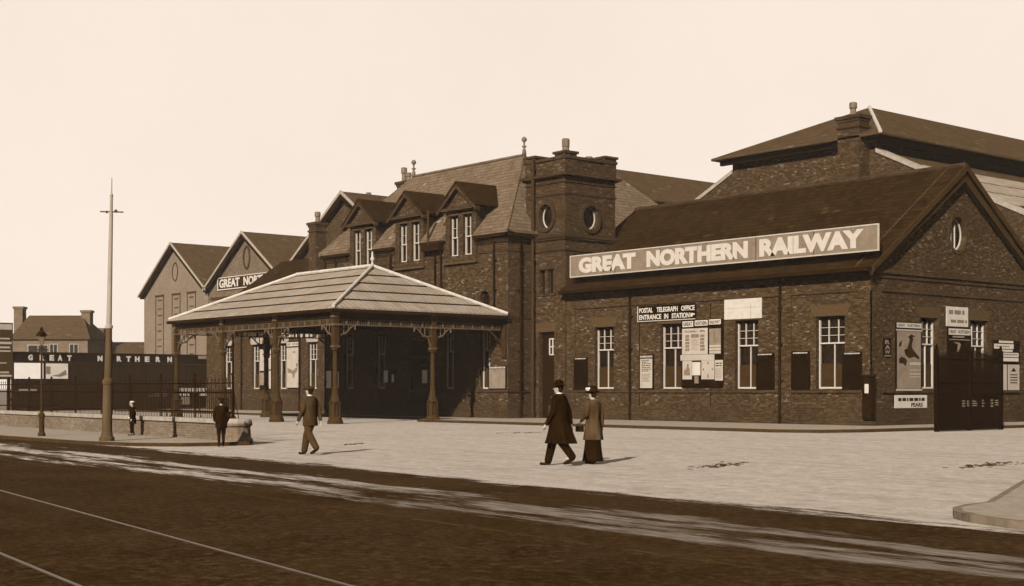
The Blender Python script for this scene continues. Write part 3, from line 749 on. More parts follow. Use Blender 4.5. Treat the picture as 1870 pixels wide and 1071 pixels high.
# dormers
for i, c in enumerate(DC):
    D = MF.off(.07); wins = [(c-.95, c-.2), (c+.2, c+.95)]
    t = MB(); wall(t, D, c-1.3, c+1.3, 8.3, 11.0, [(a, b, 8.62, 10.75) for a, b in wins], (), .26)
    for u in (c-1.3, c+1.3): t.poly([D(u, 8.3), D(u, 11.0), D(u, 11.0, -3.2), D(u, 9.6, -3.2), D(u, 9.6, -.07), D(u, 8.3, -.07)])
    t.poly([D(c-1.3, 8.3), D(c+1.3, 8.3), D(c+1.3, 8.3, -.07), D(c-1.3, 8.3, -.07)])
    dm = t.build('dormer', M['brick'], main)
    for a, b in wins: sash(dm, D, a, b, 8.62, 10.62, .16, split=9.6, cols=2, rows=2, blind=False, lower_cols=2)
    t = MB(); pbox(t, D, c-1.4, c+1.4, 8.18, 8.3, 0, .1)
    for a, b in wins: ppoly(t, D, [(a-.05, 10.75), (b+.05, 10.75), (b+.1, 11.0), (a-.1, 11.0)], .001, .03)
    t.islands('sill', M['lintel'], dm)
    t = MB(); hw = 1.72; ap = 12.5; eb = 11.12     # pedimented roof running back into the main slope
    for s_ in (-1, 1):
        pts = [D(c, ap, .35), D(c+s_*hw, eb, .35), D(c+s_*hw, eb, -2.6), D(c, ap, -4.2)]
        slab(t, pts, .12)
    t.build('dormer_roof', M['slate_dark'], dm)
    t = MB(); ppoly(t, D, [(c-1.45, 11.0), (c+1.45, 11.0), (c+1.45, 11.04), (c, 12.25), (c-1.45, 11.04)], -.1, .03)
    t.build('pediment', M['brick'], dm)
    t = MB(); pbox(t, D, c-1.55, c+1.55, 10.98, 11.14, .031, .28)
    for s_ in (-1, 1):
        ppoly(t, D, [(c, ap-.13), (c+s_*hw, eb-.13), (c+s_*(hw-.05), eb-.32), (c, ap-.37)], .06, .32)
    t.islands('cornice', M['brick_trim'], dm)
# tall downpipe at the joint of block and tower
dp = downpipe(tower, TF.off(.1), -54.62, .12, 13.3, .09, 'iron_mid')
# chimney behind the left end of the roof
def stack(parent, x, y, w, d, z0, z1, pots=1, ph=.8, mat='brick', name='chimney', potm='stack'):
    m = MB(); m.box(x-w/2, x+w/2, y-d/2, y+d/2, z0, z1)
    k = m.build(name, M[mat], parent)
    c = MB(); c.box(x-w/2-.07, x+w/2+.07, y-d/2-.07, y+d/2+.07, z1-.62, z1-.5); c.box(x-w/2-.05, x+w/2+.05, y-d/2-.05, y+d/2+.05, z1-.3, z1-.15); c.box(x-w/2-.12, x+w/2+.12, y-d/2-.12, y+d/2+.12, z1-.15, z1+.02)
    c.build('chimney_cap', M['brick_trim'], k)
    for i in range(pots):
        px_ = x+(i-(pots-1)/2)*(w/pots); p = MB(); h = ph*(1 if i == 0 else .6)
        p.lathe((px_, y, z1), [(.2, 0), (.16, .08), (.15, h*.4), (.15, h*.55), (.2, h*.6), (.2, h*.95), (.15, h), (.1, h)], 12); p.build('chimney_pot', M[potm], k)
    return k
cx = fx(742, 55); stack(main, cx, 55, 1.0, .8, 9, 15.25, 2, 1.0)

# rear range glimpsed between the tower and the train sheds
rear = thing('rear_range', 'slate hipped roof of a rear range showing just right behind the tower', 'building', (-66, 60, 0))
m = MB(); m.box(-76, -58.2, 56, 66, 0, 9.6); m.build('wall', M['brick'], rear)
hip_solid(-76.3, -57.9, 55.7, 66.3, 9.9, 14.6, -72.5, -62.1).build('roof', M['slate'], rear)

# ------------------------------------------------------------------ train sheds with raised lantern roofs
def train_shed(cx, label, ys, y_end, chimney):
    sh = thing('train_shed', label, 'building', (cx, ys, 0), group='train sheds behind the station')
    hw = 14.5; lw = 4.8; zt = 13.9; zl = 14.5; s_ = .485; zb = zt-s_*(hw-lw)
    P = PL('Y', ys)
    m = MB(); m.extrude([P(cx-hw, 0), P(cx+hw, 0), P(cx+hw, zb), P(cx+lw, zt), P(cx+lw, zl), P(cx-lw, zl), P(cx-lw, zt), P(cx-hw, zb)], (0, .5, 0))
    m.box(cx+hw-.4, cx+hw, ys+.5, y_end, 0, zb-.1); m.box(cx-hw, cx-hw+.4, ys+.5, y_end, 0, zb-.1)
    m.build('wall', M['brick'], sh)
    m = MB()
    for k in (-1, 1):
        slab(m, [(cx+k*lw, ys+.3, zt-.12), (cx+k*(hw+.3), ys+.3, zb-.27), (cx+k*(hw+.3), y_end, zb-.27), (cx+k*lw, y_end, zt-.12)], .2)
    m.build('roof', M['slate_far'], sh)
    # patent glazing in overlapping tiers
    for k in (-1, 1):
        m = MB()
        for i in range(3):
            a = lw+1.9+i*1.8; b = a+1.84
            z0 = zt-.12-s_*(a-lw)+.09; z1_ = zt-.12-s_*(b-lw)+.14
            slab(m, [(cx+k*a, ys+1.2, z0), (cx+k*b, ys+1.2, z1_), (cx+k*b, y_end, z1_), (cx+k*a, y_end, z0)], .05)
        m.build('skylight', M['skylight'], sh)
    m = MB()
    for k in (-1, 1):
        a = [(cx+k*(lw-.0), ys-.08, zt+.02), (cx+k*(hw+.1), ys-.08, zb-.03), (cx+k*(hw+.1), ys-.08, zb-.25), (cx+k*lw, ys-.08, zt-.2)]
        m.extrude(a, (0, .7, 0))
    m.islands('coping', M['coping'], sh)
    m = MB()
    for k in (-1, 1): m.box(min(cx+k*lw, cx+k*(lw-.2)), max(cx+k*lw, cx+k*(lw-.2)), ys+.5, y_end, zt-.3, zl)
    lan = m.build('lantern', M['dark_wood'], sh)
    m = MB(); y = ys+2
    while y < y_end:
        for k in (-1, 1): m.box(min(cx+k*lw, cx+k*(lw+.05)), max(cx+k*lw, cx+k*(lw+.05)), y, y+.12, zt-.1, zl)
        y += 3
    m.build('lantern_post', M['barge'], lan)
    e = .85; m = MB(); x0, x1, y0 = cx-lw-e, cx+lw+e, ys-e; ze_ = 14.55; zr = 17.5; yr = ys+6.1
    v = [(x0, y0, ze_-.12), (x1, y0, ze_-.12), (x1, y_end, ze_-.12), (x0, y_end, ze_-.12), (x0, y0, ze_), (x1, y0, ze_), (x1, y_end, ze_), (x0, y_end, ze_), (cx, yr, zr), (cx, y_end, zr)]
    m.add(v, [(0, 1, 2, 3), (0, 1, 5, 4), (1, 2, 6, 5), (2, 3, 7, 6), (3, 0, 4, 7), (4, 5, 8), (5, 6, 9, 8), (6, 7, 9), (7, 4, 8, 9)])
    lr = m.build('lantern_roof', M['slate_far'], sh)
    m = MB(); m.box(cx-lw-.5, cx+lw+.5, ys-.5, ys-.3, zl-.35, zl-.08); m.box(cx+lw+.3, cx+lw+.5, ys-.3, y_end, zl-.42, zl-.08)
    m.build('eaves_board', M['dark_wood'], lr)
    m = MB(); m.bar((x1, y0, ze_+.02), (cx, yr, zr+.02), .1); m.build('hip_flashing', M['ridge'], lr)
    if chimney:
        c = fx(1557, ys-.5); stack(sh, c, ys-.45, 1.35, .8, 8, 15.6, 1, .75, 'brick')
    return sh
def m_sky():
    n = NT('skylight_glazing'); g = n.pos(); sp = n.n('ShaderNodeSeparateXYZ'); n.l(g.outputs['Position'], sp.inputs[0])
    ph = n.math('FRACT', n.math('MULTIPLY', sp.outputs[1], 1/.6)); ln = n.math('LESS_THAN', ph, .22)
    c = n.mix(n.ramp(n.noise(g.outputs['Position'], 1.5, 5), .3, .7), sep(.12), sep(.19)); c = n.mix(n.math('MULTIPLY', ln, .6), c, sep(.08))
    n.l(c, n.b.inputs['Base Color']); n.b.inputs['Roughness'].default_value = .35
    return n.m
M['skylight'] = m_sky()
train_shed(-48.1, 'brick train shed with raised lantern roof and big chimney, behind the right wing', 60.9, 150, True)
train_shed(-73.4, 'second train shed whose lantern roof shows just right of the tower top', 61.5, 150, False)

# ------------------------------------------------------------------ low range left of the block
YL = 50.0; LF = PL('Y', YL); LX0 = -94.0; LX1 = X0
low = thing('station_range', 'single-storey brick range with tall sash windows seen under and left of the canopy', 'building', (-83, 53, 0))
lw_ = [(LF.u(409), LF.u(425)), (LF.u(460), LF.u(477)), (LF.u(509), LF.u(525)), (LF.u(562), LF.u(579))]
t = MB(); wall(t, LF, LX0, LX1, 0, 6.5, [(a, b, 1.62, 4.7) for a, b in lw_])
t.poly([(LX0, YL, 0), (LX0, 56, 0), (LX0, 56, 6.5), (LX0, YL, 6.5)]); t.poly([(LX0, 56, 0), (LX1, 56, 0), (LX1, 56, 6.5), (LX0, 56, 6.5)])
t.build('wall', M['brick'], low)
for a, b in lw_: sash(low, LF, a, b, 1.62, 4.55, .17)
t = MB()
for a, b in lw_: ppoly(t, LF, [(a-.1, 4.7), (b+.1, 4.7), (b+.28, 5.15), (a-.28, 5.15)], -.02, .03)
t.islands('lintel', M['stone'], low)
t = MB()
for v0, v1, d in ((0, .85, .08), (1.42, 1.54, .06), (5.6, 5.7, .05), (6.3, 6.5, .12)): pbox(t, LF, LX0, LX1, v0, v1, .001, d)
t.islands('string_course', M['brick_trim'], low)
hip_solid(LX0-.35, LX1, YL-.35, 56.35, 6.65, 10.75, -88.4, LX1, 53).build('roof', M['slate_dark'], low)
for px in (443, 486, 549): downpipe(low, LF, LF.u(px), .1, 6.3, .05)
k = stack(low, fx(580, 51.2), 51.2, .85, .85, 6, 12.7, 1, .75)

# ------------------------------------------------------------------ gabled goods sheds beyond
def gable_shed(xa, xb, ys, ze_, zr, y_end, label, mat, roofm, sign_room=False, ocv=None):
    o = thing('gabled_shed', label, 'building', ((xa+xb)/2, ys, 0), group='gabled sheds left of the canopy')
    P = PL('Y', ys); um = (xa+xb)/2; m = MB()
    m.extrude([P(xa, 0), P(xb, 0), P(xb, ze_), P(um, zr), P(xa, ze_)], (0, y_end-ys, 0))
    m.build('wall', mat, o)
    sl_ = (zr-ze_)/(um-xa); e = .35
    m = MB()
    for k, xe in ((-1, xa-e), (1, xb+e)):
        slab(m, [(um, ys-.45, zr+.12), (xe, ys-.45, ze_-sl_*e+.12), (xe, y_end, ze_-sl_*e+.12), (um, y_end, zr+.12)], .12)
    rf = m.build('roof', roofm, o)
    m = MB()
    for k, xe in ((-1, xa-e), (1, xb+e)):
        m.extrude([(um, ys-.46, zr+.2), (xe, ys-.46, ze_-sl_*e+.2), (xe, ys-.46, ze_-sl_*e-.02), (um, ys-.46, zr-.04)], (0, -.06, 0))
    m.islands('verge_board', M['coping'], rf)
    m = MB(); n_ = 9
    for k, xe in ((-1, xa), (1, xb)):
        m.extrude([(um, ys-.44, zr-.03), (xe, ys-.44, ze_-.03), (xe, ys-.44, ze_-.4), (um, ys-.44, zr-.42)], (0, .4, 0))
    m.islands('verge_soffit', M['dark_wood'], rf)
    return o, P
PA = PL('Y', 60.0)
def tall_panels(o, P, us, v0, v1, w, mat, n=4):
    for u in us:
        m = MB()
        for a, b in ((u-w/2-.07, u-w/2), (u+w/2, u+w/2+.07)): pbox(m, P, a, b, v0, v1, .001, .05)
        pbox(m, P, u-w/2-.1, u+w/2+.1, v1, v1+.15, .001, .07)
        k = m.build('blind_bay', M['brick_trim'] , o)
        m = MB(); h = (v1-v0)/n
        for i in range(n):
            v = v0+i*h+.25; m2 = pbox(m, P, u-w/4, u+w/4, v+h*.55, v+h*.62, .001, .05); pbox(m, P, u-w/4, u+w/4, v-.02, v+.05, .001, .04)
        m.build('window_head', M['brick_trim'], k)
so, P = gable_shed(-125.1, -112.5, 60, 10.5, 14.85, 105, 'pale brick gabled shed with blind window bays, furthest left of the gables', M['brick_pale'], M['slate_far'])
tall_panels(so, P, [P.u(292), P.u(322), P.u(350)], 4.5, 10.2, 1.5, None)
ring_trim(so, P, (P.u(320), 12.3, .45, .75), M['brick_trim'], .12, .05)
so, P = gable_shed(-112.3, -99.3, 60, 10.4, 14.75, 105, 'brick gabled shed bearing a lettered railway sign, middle of the three gables', m_brick('mid_brick', .05, .11, .17, light_amt=.05), M['slate_far'])
ring_trim(so, P, (P.u(451), 12.7, .4, .8), M['brick_trim'], .2, .08)
t = MB(); pbox(t, P, -112, -99.5, 9.4, 9.6, .001, .08); pbox(t, P, -112, -99.5, 8.1, 8.2, .001, .05); t.islands('string_course', M['brick_trim'], so)
so, P = gable_shed(-88.0, -75.1, 54.0, 10.75, 15.0, 100, 'brick gabled shed with white verge boards, behind the tall slim chimney', M['brick'], M['slate_far'])
ring_trim(so, P, (P.u(646), 11.3, .35, .5), M['brick_trim'], .15, .07)
t = MB(); pbox(t, P, P.u(624)-.05, P.u(624)+.05, 10, 12.6, .001, .06); t.build('pilaster', M['brick_trim'], so)
stack(so, fx(673, 62), 62, .8, .8, 12, 16.3, 1, .45)
# lettered sign on the middle gable
PB = PL('Y', 60); s = thing('sign', 'white-edged sign in capitals across the brick gable beyond the canopy', 'sign', PB(-105, 10.2, .1))
a, b = PB.u(399), PB.u(399)+10.6; v0, v1 = 10.15, 11.25
m = MB(); pbox(m, PB, a, b, v0, v1, .01, .09); m.build('board', M['ink'], s)
m = MB(); pbox(m, PB, a, b, v1-.07, v1, .091, .13); pbox(m, PB, a, b, v0, v0+.09, .091, .13); pbox(m, PB, a, a+.12, v0+.09, v1-.07, .091, .13); pbox(m, PB, b-.12, b, v0+.09, v1-.07, .091, .13); m.build('frame', M['enamel'], s)
m = MB(); text(m, PB, 'GREAT', a+.35, a+3.85, v0+.2, v1-.15, .092, .12, .035); text(m, PB, 'NORTHERN', a+4.55, b-.35, v0+.2, v1-.15, .092, .12, .035); m.build('lettering', M['enamel'], s)

# ------------------------------------------------------------------ the big name board
SG = PL('Y', YW-.42); a, b = SG.u(1041), SG.u(1605); v0, v1 = zz(508, *SG(SG.u(1040), 0)[:2]), zz(468, *SG(SG.u(1040), 0)[:2])
s = thing('sign', 'long pale station name board in white capitals above the wing gutter', 'sign', SG((a+b)/2, v0))
m = MB(); js = [a]+[SG.u(p) for p in (1123, 1205, 1290, 1380, 1486)]+[b]
for p, q in zip(js, js[1:]): pbox(m, SG, p+.028, q-.028, v0+.05, v1-.05, -.04, .0)
m.build('panel', M['sign_grey'], s)
m = MB(); pbox(m, SG, a, b, v0, v1, -.09, -.045); m.build('backing', M['ink'], s)
m = MB(); pbox(m, SG, a, b, v1-.05, v1, -.044, .02); pbox(m, SG, a, b, v0, v0+.05, -.044, .02); pbox(m, SG, a, a+.05, v0+.05, v1-.05, -.044, .02); pbox(m, SG, b-.05, b, v0+.05, v1-.05, -.044, .02); m.build('frame', M['sign_edge'], s)
m = MB(); lz0, lz1 = v0+.17, v1-.15
for w_, p, q in (('GREAT', 1057, 1161), ('NORTHERN', 1181, 1366), ('RAILWAY', 1387, 1578)): m = MB(); text(m, SG, w_, SG.u(p), SG.u(q), lz0, lz1, .001, .02, .062); m.build('lettering', M['sign_letter'], s)
m = MB()
for i in range(9):
    u = a+.8+i*(b-a-1.6)/8; m.bar(SG(u, v0+.3, -.1), (u, YW+.95, v0+.3), .03)
m.build('bracket', M['iron'], s)

# ------------------------------------------------------------------ notice boards, posters and small signs
def board(name, P, px0, px1, py0, py1, label, cat='notice board', d=.06, mat='board', group=None, pc=None):
    pc = pc or (px0+px1)/2
    u0, u1 = P.u(px0), P.u(px1); v0 = P.v(pc, py1); v1 = P.v(pc, py0)
    o = thing(name, label, cat, P((u0+u1)/2, v0), group=group)
    m = MB(); pbox(m, P, u0, u1, v0, v1, .07 if False else .002, d); m.build('backboard', M[mat], o, bevel=.008)
    U = lambda k: u0+(u1-u0)*k; V = lambda k: v0+(v1-v0)*k
    return o, U, V, d
def sheetp(o, P, U, V, a, b, c, e, d, mat='paper', name='sheet', th=.008):
    m = MB(); pbox(m, P, U(a), U(b), V(c), V(e), d+.001, d+.001+th); return m.build(name, M[mat], o)
def printed(o, P, U, V, a, b, c, e, d, n, mat='ink', fill=.45):
    m = MB(); lines(m, P, U(a), U(b), V(c), V(e), n, d+.0095, d+.012, fill); return m.build('print', M[mat], o)
def header(o, P, U, V, a, b, c, e, d, words=('GREAT', 'NORTHERN')):
    m = MB(); pbox(m, P, U(a), U(b), V(c), V(e), d+.001, d+.007); k = m.build('header_strip', M['enamel'], o)
    m = MB(); w = (b-a)/len(words)
    tot = sum(len(x)+.7 for x in words); p = a+.01
    for x in words:
        q = p+(b-a)*(len(x))/tot; text(m, P, x, U(p+.015), U(q-.005), V(c+(e-c)*.2), V(e-(e-c)*.2), d+.0075, d+.009, .02); p = q+(b-a)*.7/tot
    m.build('lettering', M['ink'], k)
W_ = PF
# five narrow black railway notice boards on the wing
for (px0, px1, py0, py1, lab) in ((1049, 1074, 653, 713, 'black notice board on the wing left of its first window, behind the woman'),
    (1382, 1415, 645, 713, 'black empty notice board just right of the third wing window'),
    (1446, 1480, 642, 714, 'black empty notice board between the right downpipe and the fourth wing window'),
    (1539, 1576, 643, 716, 'black empty notice board between the fourth wing window and the corner')):
    o, U, V, d = board('notice_board', W_, px0, px1, py0, py1, lab, group='black notice boards on the wing')
    header(o, W_, U, V, .12, .88, .945, .975, d)
o, U, V, d = board('notice_board', W_, 1168, 1195, 648, 711, 'black-framed board with one long white timetable, left of the second wing window')
header(o, W_, U, V, .1, .92, .92, .965, d); sheetp(o, W_, U, V, .1, .92, .03, .88, d); printed(o, W_, U, V, .2, .85, .5, .86, d, 7); printed(o, W_, U, V, .2, .8, .2, .45, d, 6, 'ink_mid')
# large poster hoarding
o, U, V, d = board('poster_board', W_, 1246, 1322, 584, 708, 'large black hoarding of mixed posters between the second and third wing windows', 'poster board')
m = MB()
pbox(m, W_, U(.03), U(.29), V(.9), V(.985), d+.001, d+.007); pbox(m, W_, U(.33), U(.64), V(.91), V(.99), d+.001, d+.007); pbox(m, W_, U(.67), U(.95), V(.92), V(.995), d+.001, d+.007)
k = m.build('header_strip', M['enamel'], o)
m = MB(); text(m, W_, 'GREAT', U(.05), U(.27), V(.915), V(.97), d+.0075, d+.009, .03); text(m, W_, 'NORTHERN', U(.35), U(.62), V(.92), V(.975), d+.0075, d+.009, .03); text(m, W_, 'RAILWAY', U(.69), U(.93), V(.93), V(.98), d+.0075, d+.009, .03)
m.build('lettering', M['ink'], k)
k = sheetp(o, W_, U, V, .02, .64, .49, .875, d, name='resort_poster')
m = MB(); text(m, W_, 'WOODHALL', U(.08), U(.38), V(.815), V(.845), d+.0095, d+.011, .02); text(m, W_, 'SPA', U(.45), U(.58), V(.815), V(.845), d+.0095, d+.011, .03)
m.build('lettering', M['ink'], k)
m = MB(); random.seed(3)
for a in (.1, .46):
    for i in range(5): pbox(m, W_, U(a), U(a+.11-random.random()*.02), V(.54+i*.05), V(.58+i*.05), d+.0095, d+.011)
pbox(m, W_, U(.24), U(.43), V(.735), V(.79), d+.0095, d+.011); lines(m, W_, U(.24), U(.43), V(.55), V(.72), 9, d+.0095, d+.011, .4); m.build('pictures', M['ink_mid'], k)
k = sheetp(o, W_, U, V, .68, .95, .49, .86, d, 'paper_mid', 'pictorial_poster')
m = MB(); ppoly(m, W_, [(U(.76), V(.64)), (U(.83), V(.66)), (U(.88), V(.72)), (U(.83), V(.75)), (U(.82), V(.83)), (U(.79), V(.82)), (U(.77), V(.74))], d+.0095, d+.011); m.islands('figure', M['ink_mid'], k)
m = MB()
for i in range(3): pbox(m, W_, U(.68), U(.95), V(.5+i*.045), V(.53+i*.045), d+.0095, d+.011)
m.build('caption_strips', M['paper'], k)
sheetp(o, W_, U, V, -.02, .8, .40, .485, d+.002, 'paper', 'pasted_notice')
k = sheetp(o, W_, U, V, .03, .26, .12, .395, d, 'paper', 'picture_bill')
m = MB(); ppoly(m, W_, [(U(.06), V(.18)), (U(.22), V(.18)), (U(.21), V(.27)), (U(.18), V(.30)), (U(.19), V(.35)), (U(.14), V(.35)), (U(.13), V(.28)), (U(.07), V(.25))], d+.0095, d+.011); m.islands('figure', M['ink_mid'], k)
sheetp(o, W_, U, V, .28, .475, .18, .375, d+.02, 'enamel', 'hanging_card', .02); sheetp(o, W_, U, V, .34, .43, .06, .17, d+.01, 'ink_mid', 'leaflet_box', .05)
k = sheetp(o, W_, U, V, .49, .8, .12, .398, d+.001, 'paper', 'plain_bill'); m = MB()
for a, c, h in ((.64, .345, .03), (.53, .25, .03), (.74, .25, .03), (.64, .14, .05)): pbox(m, W_, U(a), U(a+.02), V(c), V(c+h), d+.0105, d+.012)
m.build('print', M['ink'], k)
k = sheetp(o, W_, U, V, .815, 1.0, .1, .4, d+.002, 'paper', 'sale_bill'); printed(k, W_, U, V, .83, .98, .3, .37, d+.002, 2); printed(k, W_, U, V, .83, .98, .13, .28, d+.002, 7, 'ink_mid', .3)
# postal telegraph sign
o, U, V, d = board('sign', W_, 1166, 1272, 557, 586, 'black sign in two lines of white capitals about the telegraph office, high on the wing', 'sign', pc=1219)
m = MB()
text(m, W_, 'POSTAL', U(.03), U(.27), V(.56), V(.88), d+.001, d+.012, .03); text(m, W_, 'TELEGRAPH', U(.34), U(.7), V(.56), V(.88), d+.001, d+.012, .03); text(m, W_, 'OFFICE', U(.76), U(.985), V(.56), V(.88), d+.001, d+.012, .03)
text(m, W_, 'ENTRANCE', U(.03), U(.42), V(.12), V(.44), d+.001, d+.012, .03); text(m, W_, 'IN', U(.47), U(.54), V(.12), V(.44), d+.001, d+.012, .03); text(m, W_, 'STATION', U(.6), U(.9), V(.12), V(.44), d+.001, d+.012, .03)
# pointing hand at the end of the line
pbox(m, W_, U(.915), U(.95), V(.17), V(.4), d+.001, d+.012); pbox(m, W_, U(.95), U(.985), V(.27), V(.37), d+.001, d+.012)
m.build('lettering', M['enamel'], o)
m = MB(); pbox(m, W_, U(0), U(.012), V(0), V(1), d+.001, d+.02); pbox(m, W_, U(.012), U(1), V(0), V(.05), d+.001, d+.02); m.build('frame', M['sign_edge'], o)
# white board above third window
o, U, V, d = board('sign', W_, 1324, 1392, 546, 583, 'weathered blank white board fixed above the third wing window', 'sign', mat='enamel', pc=1358)
m = MB(); pbox(m, W_, U(.485), U(.492), V(.02), V(.3), d+.001, d+.004); pbox(m, W_, U(.72), U(.726), V(.02), V(.7), d+.001, d+.004); pbox(m, W_, U(.02), U(.97), V(.55), V(.56), d+.001, d+.003); m.build('seams', M['ink_mid'], o)
# small box on the corner pier
o, U, V, d = board('letter_box', W_, 1583, 1599, 688, 764, 'narrow dark wall box with a small white plate on the corner pier', 'letter box', .32, 'dark_wood')
m = MB(); pbox(m, W_, U(.3), U(.75), V(.6), V(.82), d+.001, d+.01); m.build('plate', M['enamel'], o)
m = MB(); pbox(m, W_, U(-.08), U(1.08), V(1.0), V(1.05), 0, d+.05); m.build('hood', M['lead'], o)

# gable end
o, U, V, d = board('poster_board', PG, 1634, 1681, 590, 714, 'tall framed picture poster of a rider on the gable wall left of its window', 'poster board')
header(o, PG, U, V, .03, .97, .925, .995, d)
k = sheetp(o, PG, U, V, .04, .96, .03, .88, d, 'paper_mid', 'pictorial_poster')
m = MB(); D1, D2 = d+.0095, d+.011
for pts in ([(.42, .62), (.5, .72), (.52, .78), (.62, .8), (.66, .76), (.6, .68), (.62, .62), (.78, .55), (.9, .5), (.88, .46), (.7, .5), (.5, .48), (.36, .52), (.3, .6)], [(.1, .46), (.2, .5), (.34, .48), (.42, .44), (.36, .36), (.25, .4), (.12, .4)], [(.45, .79), (.58, .83), (.76, .8), (.6, .79), (.5, .77)], [(.12, .7), (.22, .74), (.2, .66), (.1, .64)]):
    ppoly(m, PG, [(U(a), V(c)) for a, c in pts], D1, D2)
m.islands('figure', M['ink'], k)
m = MB()
for c, e in ((.38, .42), (.3, .31), (.24, .255), (.2, .21)): pbox(m, PG, U(.52), U(.94), V(c), V(e), D1, D2)
m.build('caption_strips', M['paper'], k)
m = MB(); pbox(m, PG, U(.0), U(1), V(.88), V(.9), d, d+.03); pbox(m, PG, U(.0), U(1), V(0), V(.025), d, d+.03); m.build('frame', M['paper'], o)
o, U, V, d = board('sign', PG, 1633, 1692, 722, 747, 'pale enamel soap advertisement plate low on the gable wall below the rider poster', 'sign', .03, 'enamel')
m = MB(); text(m, PG, 'PEARS', U(.5), U(.86), V(.14), V(.44), d+.001, d+.006, .03); lines(m, PG, U(.08), U(.92), V(.52), V(.85), 1, d+.001, d+.006, .7); m.build('lettering', M['ink'], o)
o, U, V, d = board('sign', PG, 1612, 1625, 618, 652, 'small upright lettered strip at the left edge of the gable wall', 'sign', .06, 'board')
m = MB(); 
for i, ch in enumerate('RAW'): text(m, PG, ch, U(.15), U(.85), V(.68-i*.27), V(.9-i*.27), d+.001, d+.006, .03)
pbox(m, PG, U(.05), U(.95), V(.02), V(.08), d+.001, d+.006)
m.build('lettering', M['paper_mid'], o)
o, U, V, d = board('sign', PG, 1727, 1767, 561, 597, 'white two-line enamel sign high between the two gable windows', 'sign', .03, 'enamel')
m = MB(); lines(m, PG, U(.1), U(.97), V(.55), V(.9), 1, d+.001, d+.004, .6); lines(m, PG, U(.2), U(.95), V(.12), V(.42), 1, d+.001, d+.004, .5); m.build('lettering', M['ink_mid'], o)
o, U, V, d = board('poster_board', PG, 1729, 1771, 599, 700, 'dark poster board under the white sign between the gable windows', 'poster board')
header(o, PG, U, V, .03, .97, .87, .98, d)
m = MB(); pbox(m, PG, U(.2), U(.7), V(.82), V(.85), d+.001, d+.006); pbox(m, PG, U(.05), U(.95), V(.775), V(.79), d+.001, d+.006)
ppoly(m, PG, [(U(.2), V(.74)), (U(.5), V(.73)), (U(.55), V(.7)), (U(.5), V(.62)), (U(.42), V(.52)), (U(.38), V(.52)), (U(.42), V(.7))], d+.001, d+.006); m.build('caption_strips', M['paper_mid'], o)
o, U, V, d = board('poster_board', PG, 1812, 1860, 622, 720, 'board of stacked white bills at the far right of the gable wall', 'poster board')
m = MB()
for a, b, c, e in ((.2, .75, .95, .99), (.02, .76, .84, .93), (.25, .72, .785, .825), (.3, .95, .69, .77), (.22, .95, .61, .675)): pbox(m, PG, U(a), U(b), V(c), V(e), d+.001, d+.006)
k = m.build('bill_strips', M['enamel'], o)
m = MB(); lines(m, PG, U(.1), U(.7), V(.86), V(.91), 1, d+.0065, d+.008, .5); lines(m, PG, U(.36), U(.9), V(.71), V(.76), 1, d+.0065, d+.008, .5); m.build('print', M['ink_mid'], k)
for a, b in ((0, .14), (.22, .5), (.54, .98)):
    k = sheetp(o, PG, U, V, a, b, .05, .55, d, 'paper', 'bill')
    if b > .9: m = MB(); ppoly(m, PG, [(U(.66), V(.42)), (U(.86), V(.42)), (U(.76), V(.5))], d+.0095, d+.011); [pbox(m, PG, U(.62), U(.9), V(.2+i*.05), V(.22+i*.05), d+.0095, d+.011) for i in range(4)]; m.build('print', M['ink'], k)

# boards under the canopy on the block wall
for px0, px1, py0, py1, lab, kind in ((893, 926, 669, 711, 'blank white notice in a black frame at the right end of the canopy', 'white'),
    (702, 722, 674, 700, 'small two-sheet notice frame in deep shade beside a window under the canopy', 'two'),
    (770, 784, 665, 702, 'single narrow white notice in the shade right of the entrance door', 'one'),
    (594, 622, 674, 711, 'low notice board behind the near corner column of the canopy', 'three')):
    o, U, V, d = board('notice_board', MF, px0, px1, py0, py1, lab)
    if kind == 'white': header(o, MF, U, V, .08, .95, .9, .97, d); sheetp(o, MF, U, V, .06, .95, .03, .87, d, 'paper_mid'); 
    elif kind == 'two': sheetp(o, MF, U, V, .03, .4, .05, .9, d, 'shade_lift'); sheetp(o, MF, U, V, .75, .97, .05, .6, d, 'shade_lift')
    elif kind == 'one': sheetp(o, MF, U, V, .2, .85, .05, .7, d, 'shade_lift'); sheetp(o, MF, U, V, .05, .95, .93, .97, d, 'paper_mid', 'header_strip')
    else: sheetp(o, MF, U, V, .05, .45, .05, .9, d, 'shade_lift'); sheetp(o, MF, U, V, .7, .95, .05, .85, d, 'shade_lift')
# boards on the left range
o, U, V, d = board('poster_board', LF, 524, 549, 624, 710, 'tall white picture poster between the windows of the low range under the canopy', 'poster board')
header(o, LF, U, V, .04, .96, .9, .985, d, ('GREAT', 'NORTHERN'))
k = sheetp(o, LF, U, V, .04, .96, .02, .87, d)
m = MB(); D1, D2 = d+.0095, d+.011
for pts in ([(.1, .44), (.3, .42), (.45, .38), (.6, .4), (.7, .44), (.85, .44), (.8, .36), (.66, .32), (.6, .22), (.5, .24), (.45, .32), (.3, .33), (.12, .34)], [(.45, .74), (.52, .79), (.66, .79), (.72, .73), (.66, .76), (.54, .76)], [(.72, .5), (.78, .55), (.9, .52), (.86, .46), (.76, .45)]):
    ppoly(m, LF, [(U(a), V(c)) for a, c in pts], D1, D2)
m.islands('figure', M['ink_mid'], k)
o, U, V, d = board('poster_board', LF, 475, 497, 630, 712, 'pair of tall white posters half hidden by a canopy column on the low range', 'poster board')
sheetp(o, LF, U, V, .04, .48, .42, .9, d); sheetp(o, LF, U, V, .7, .97, .45, .9, d); sheetp(o, LF, U, V, .04, .4, .1, .38, d, 'paper_mid'); sheetp(o, LF, U, V, .66, .97, .02, .42, d)
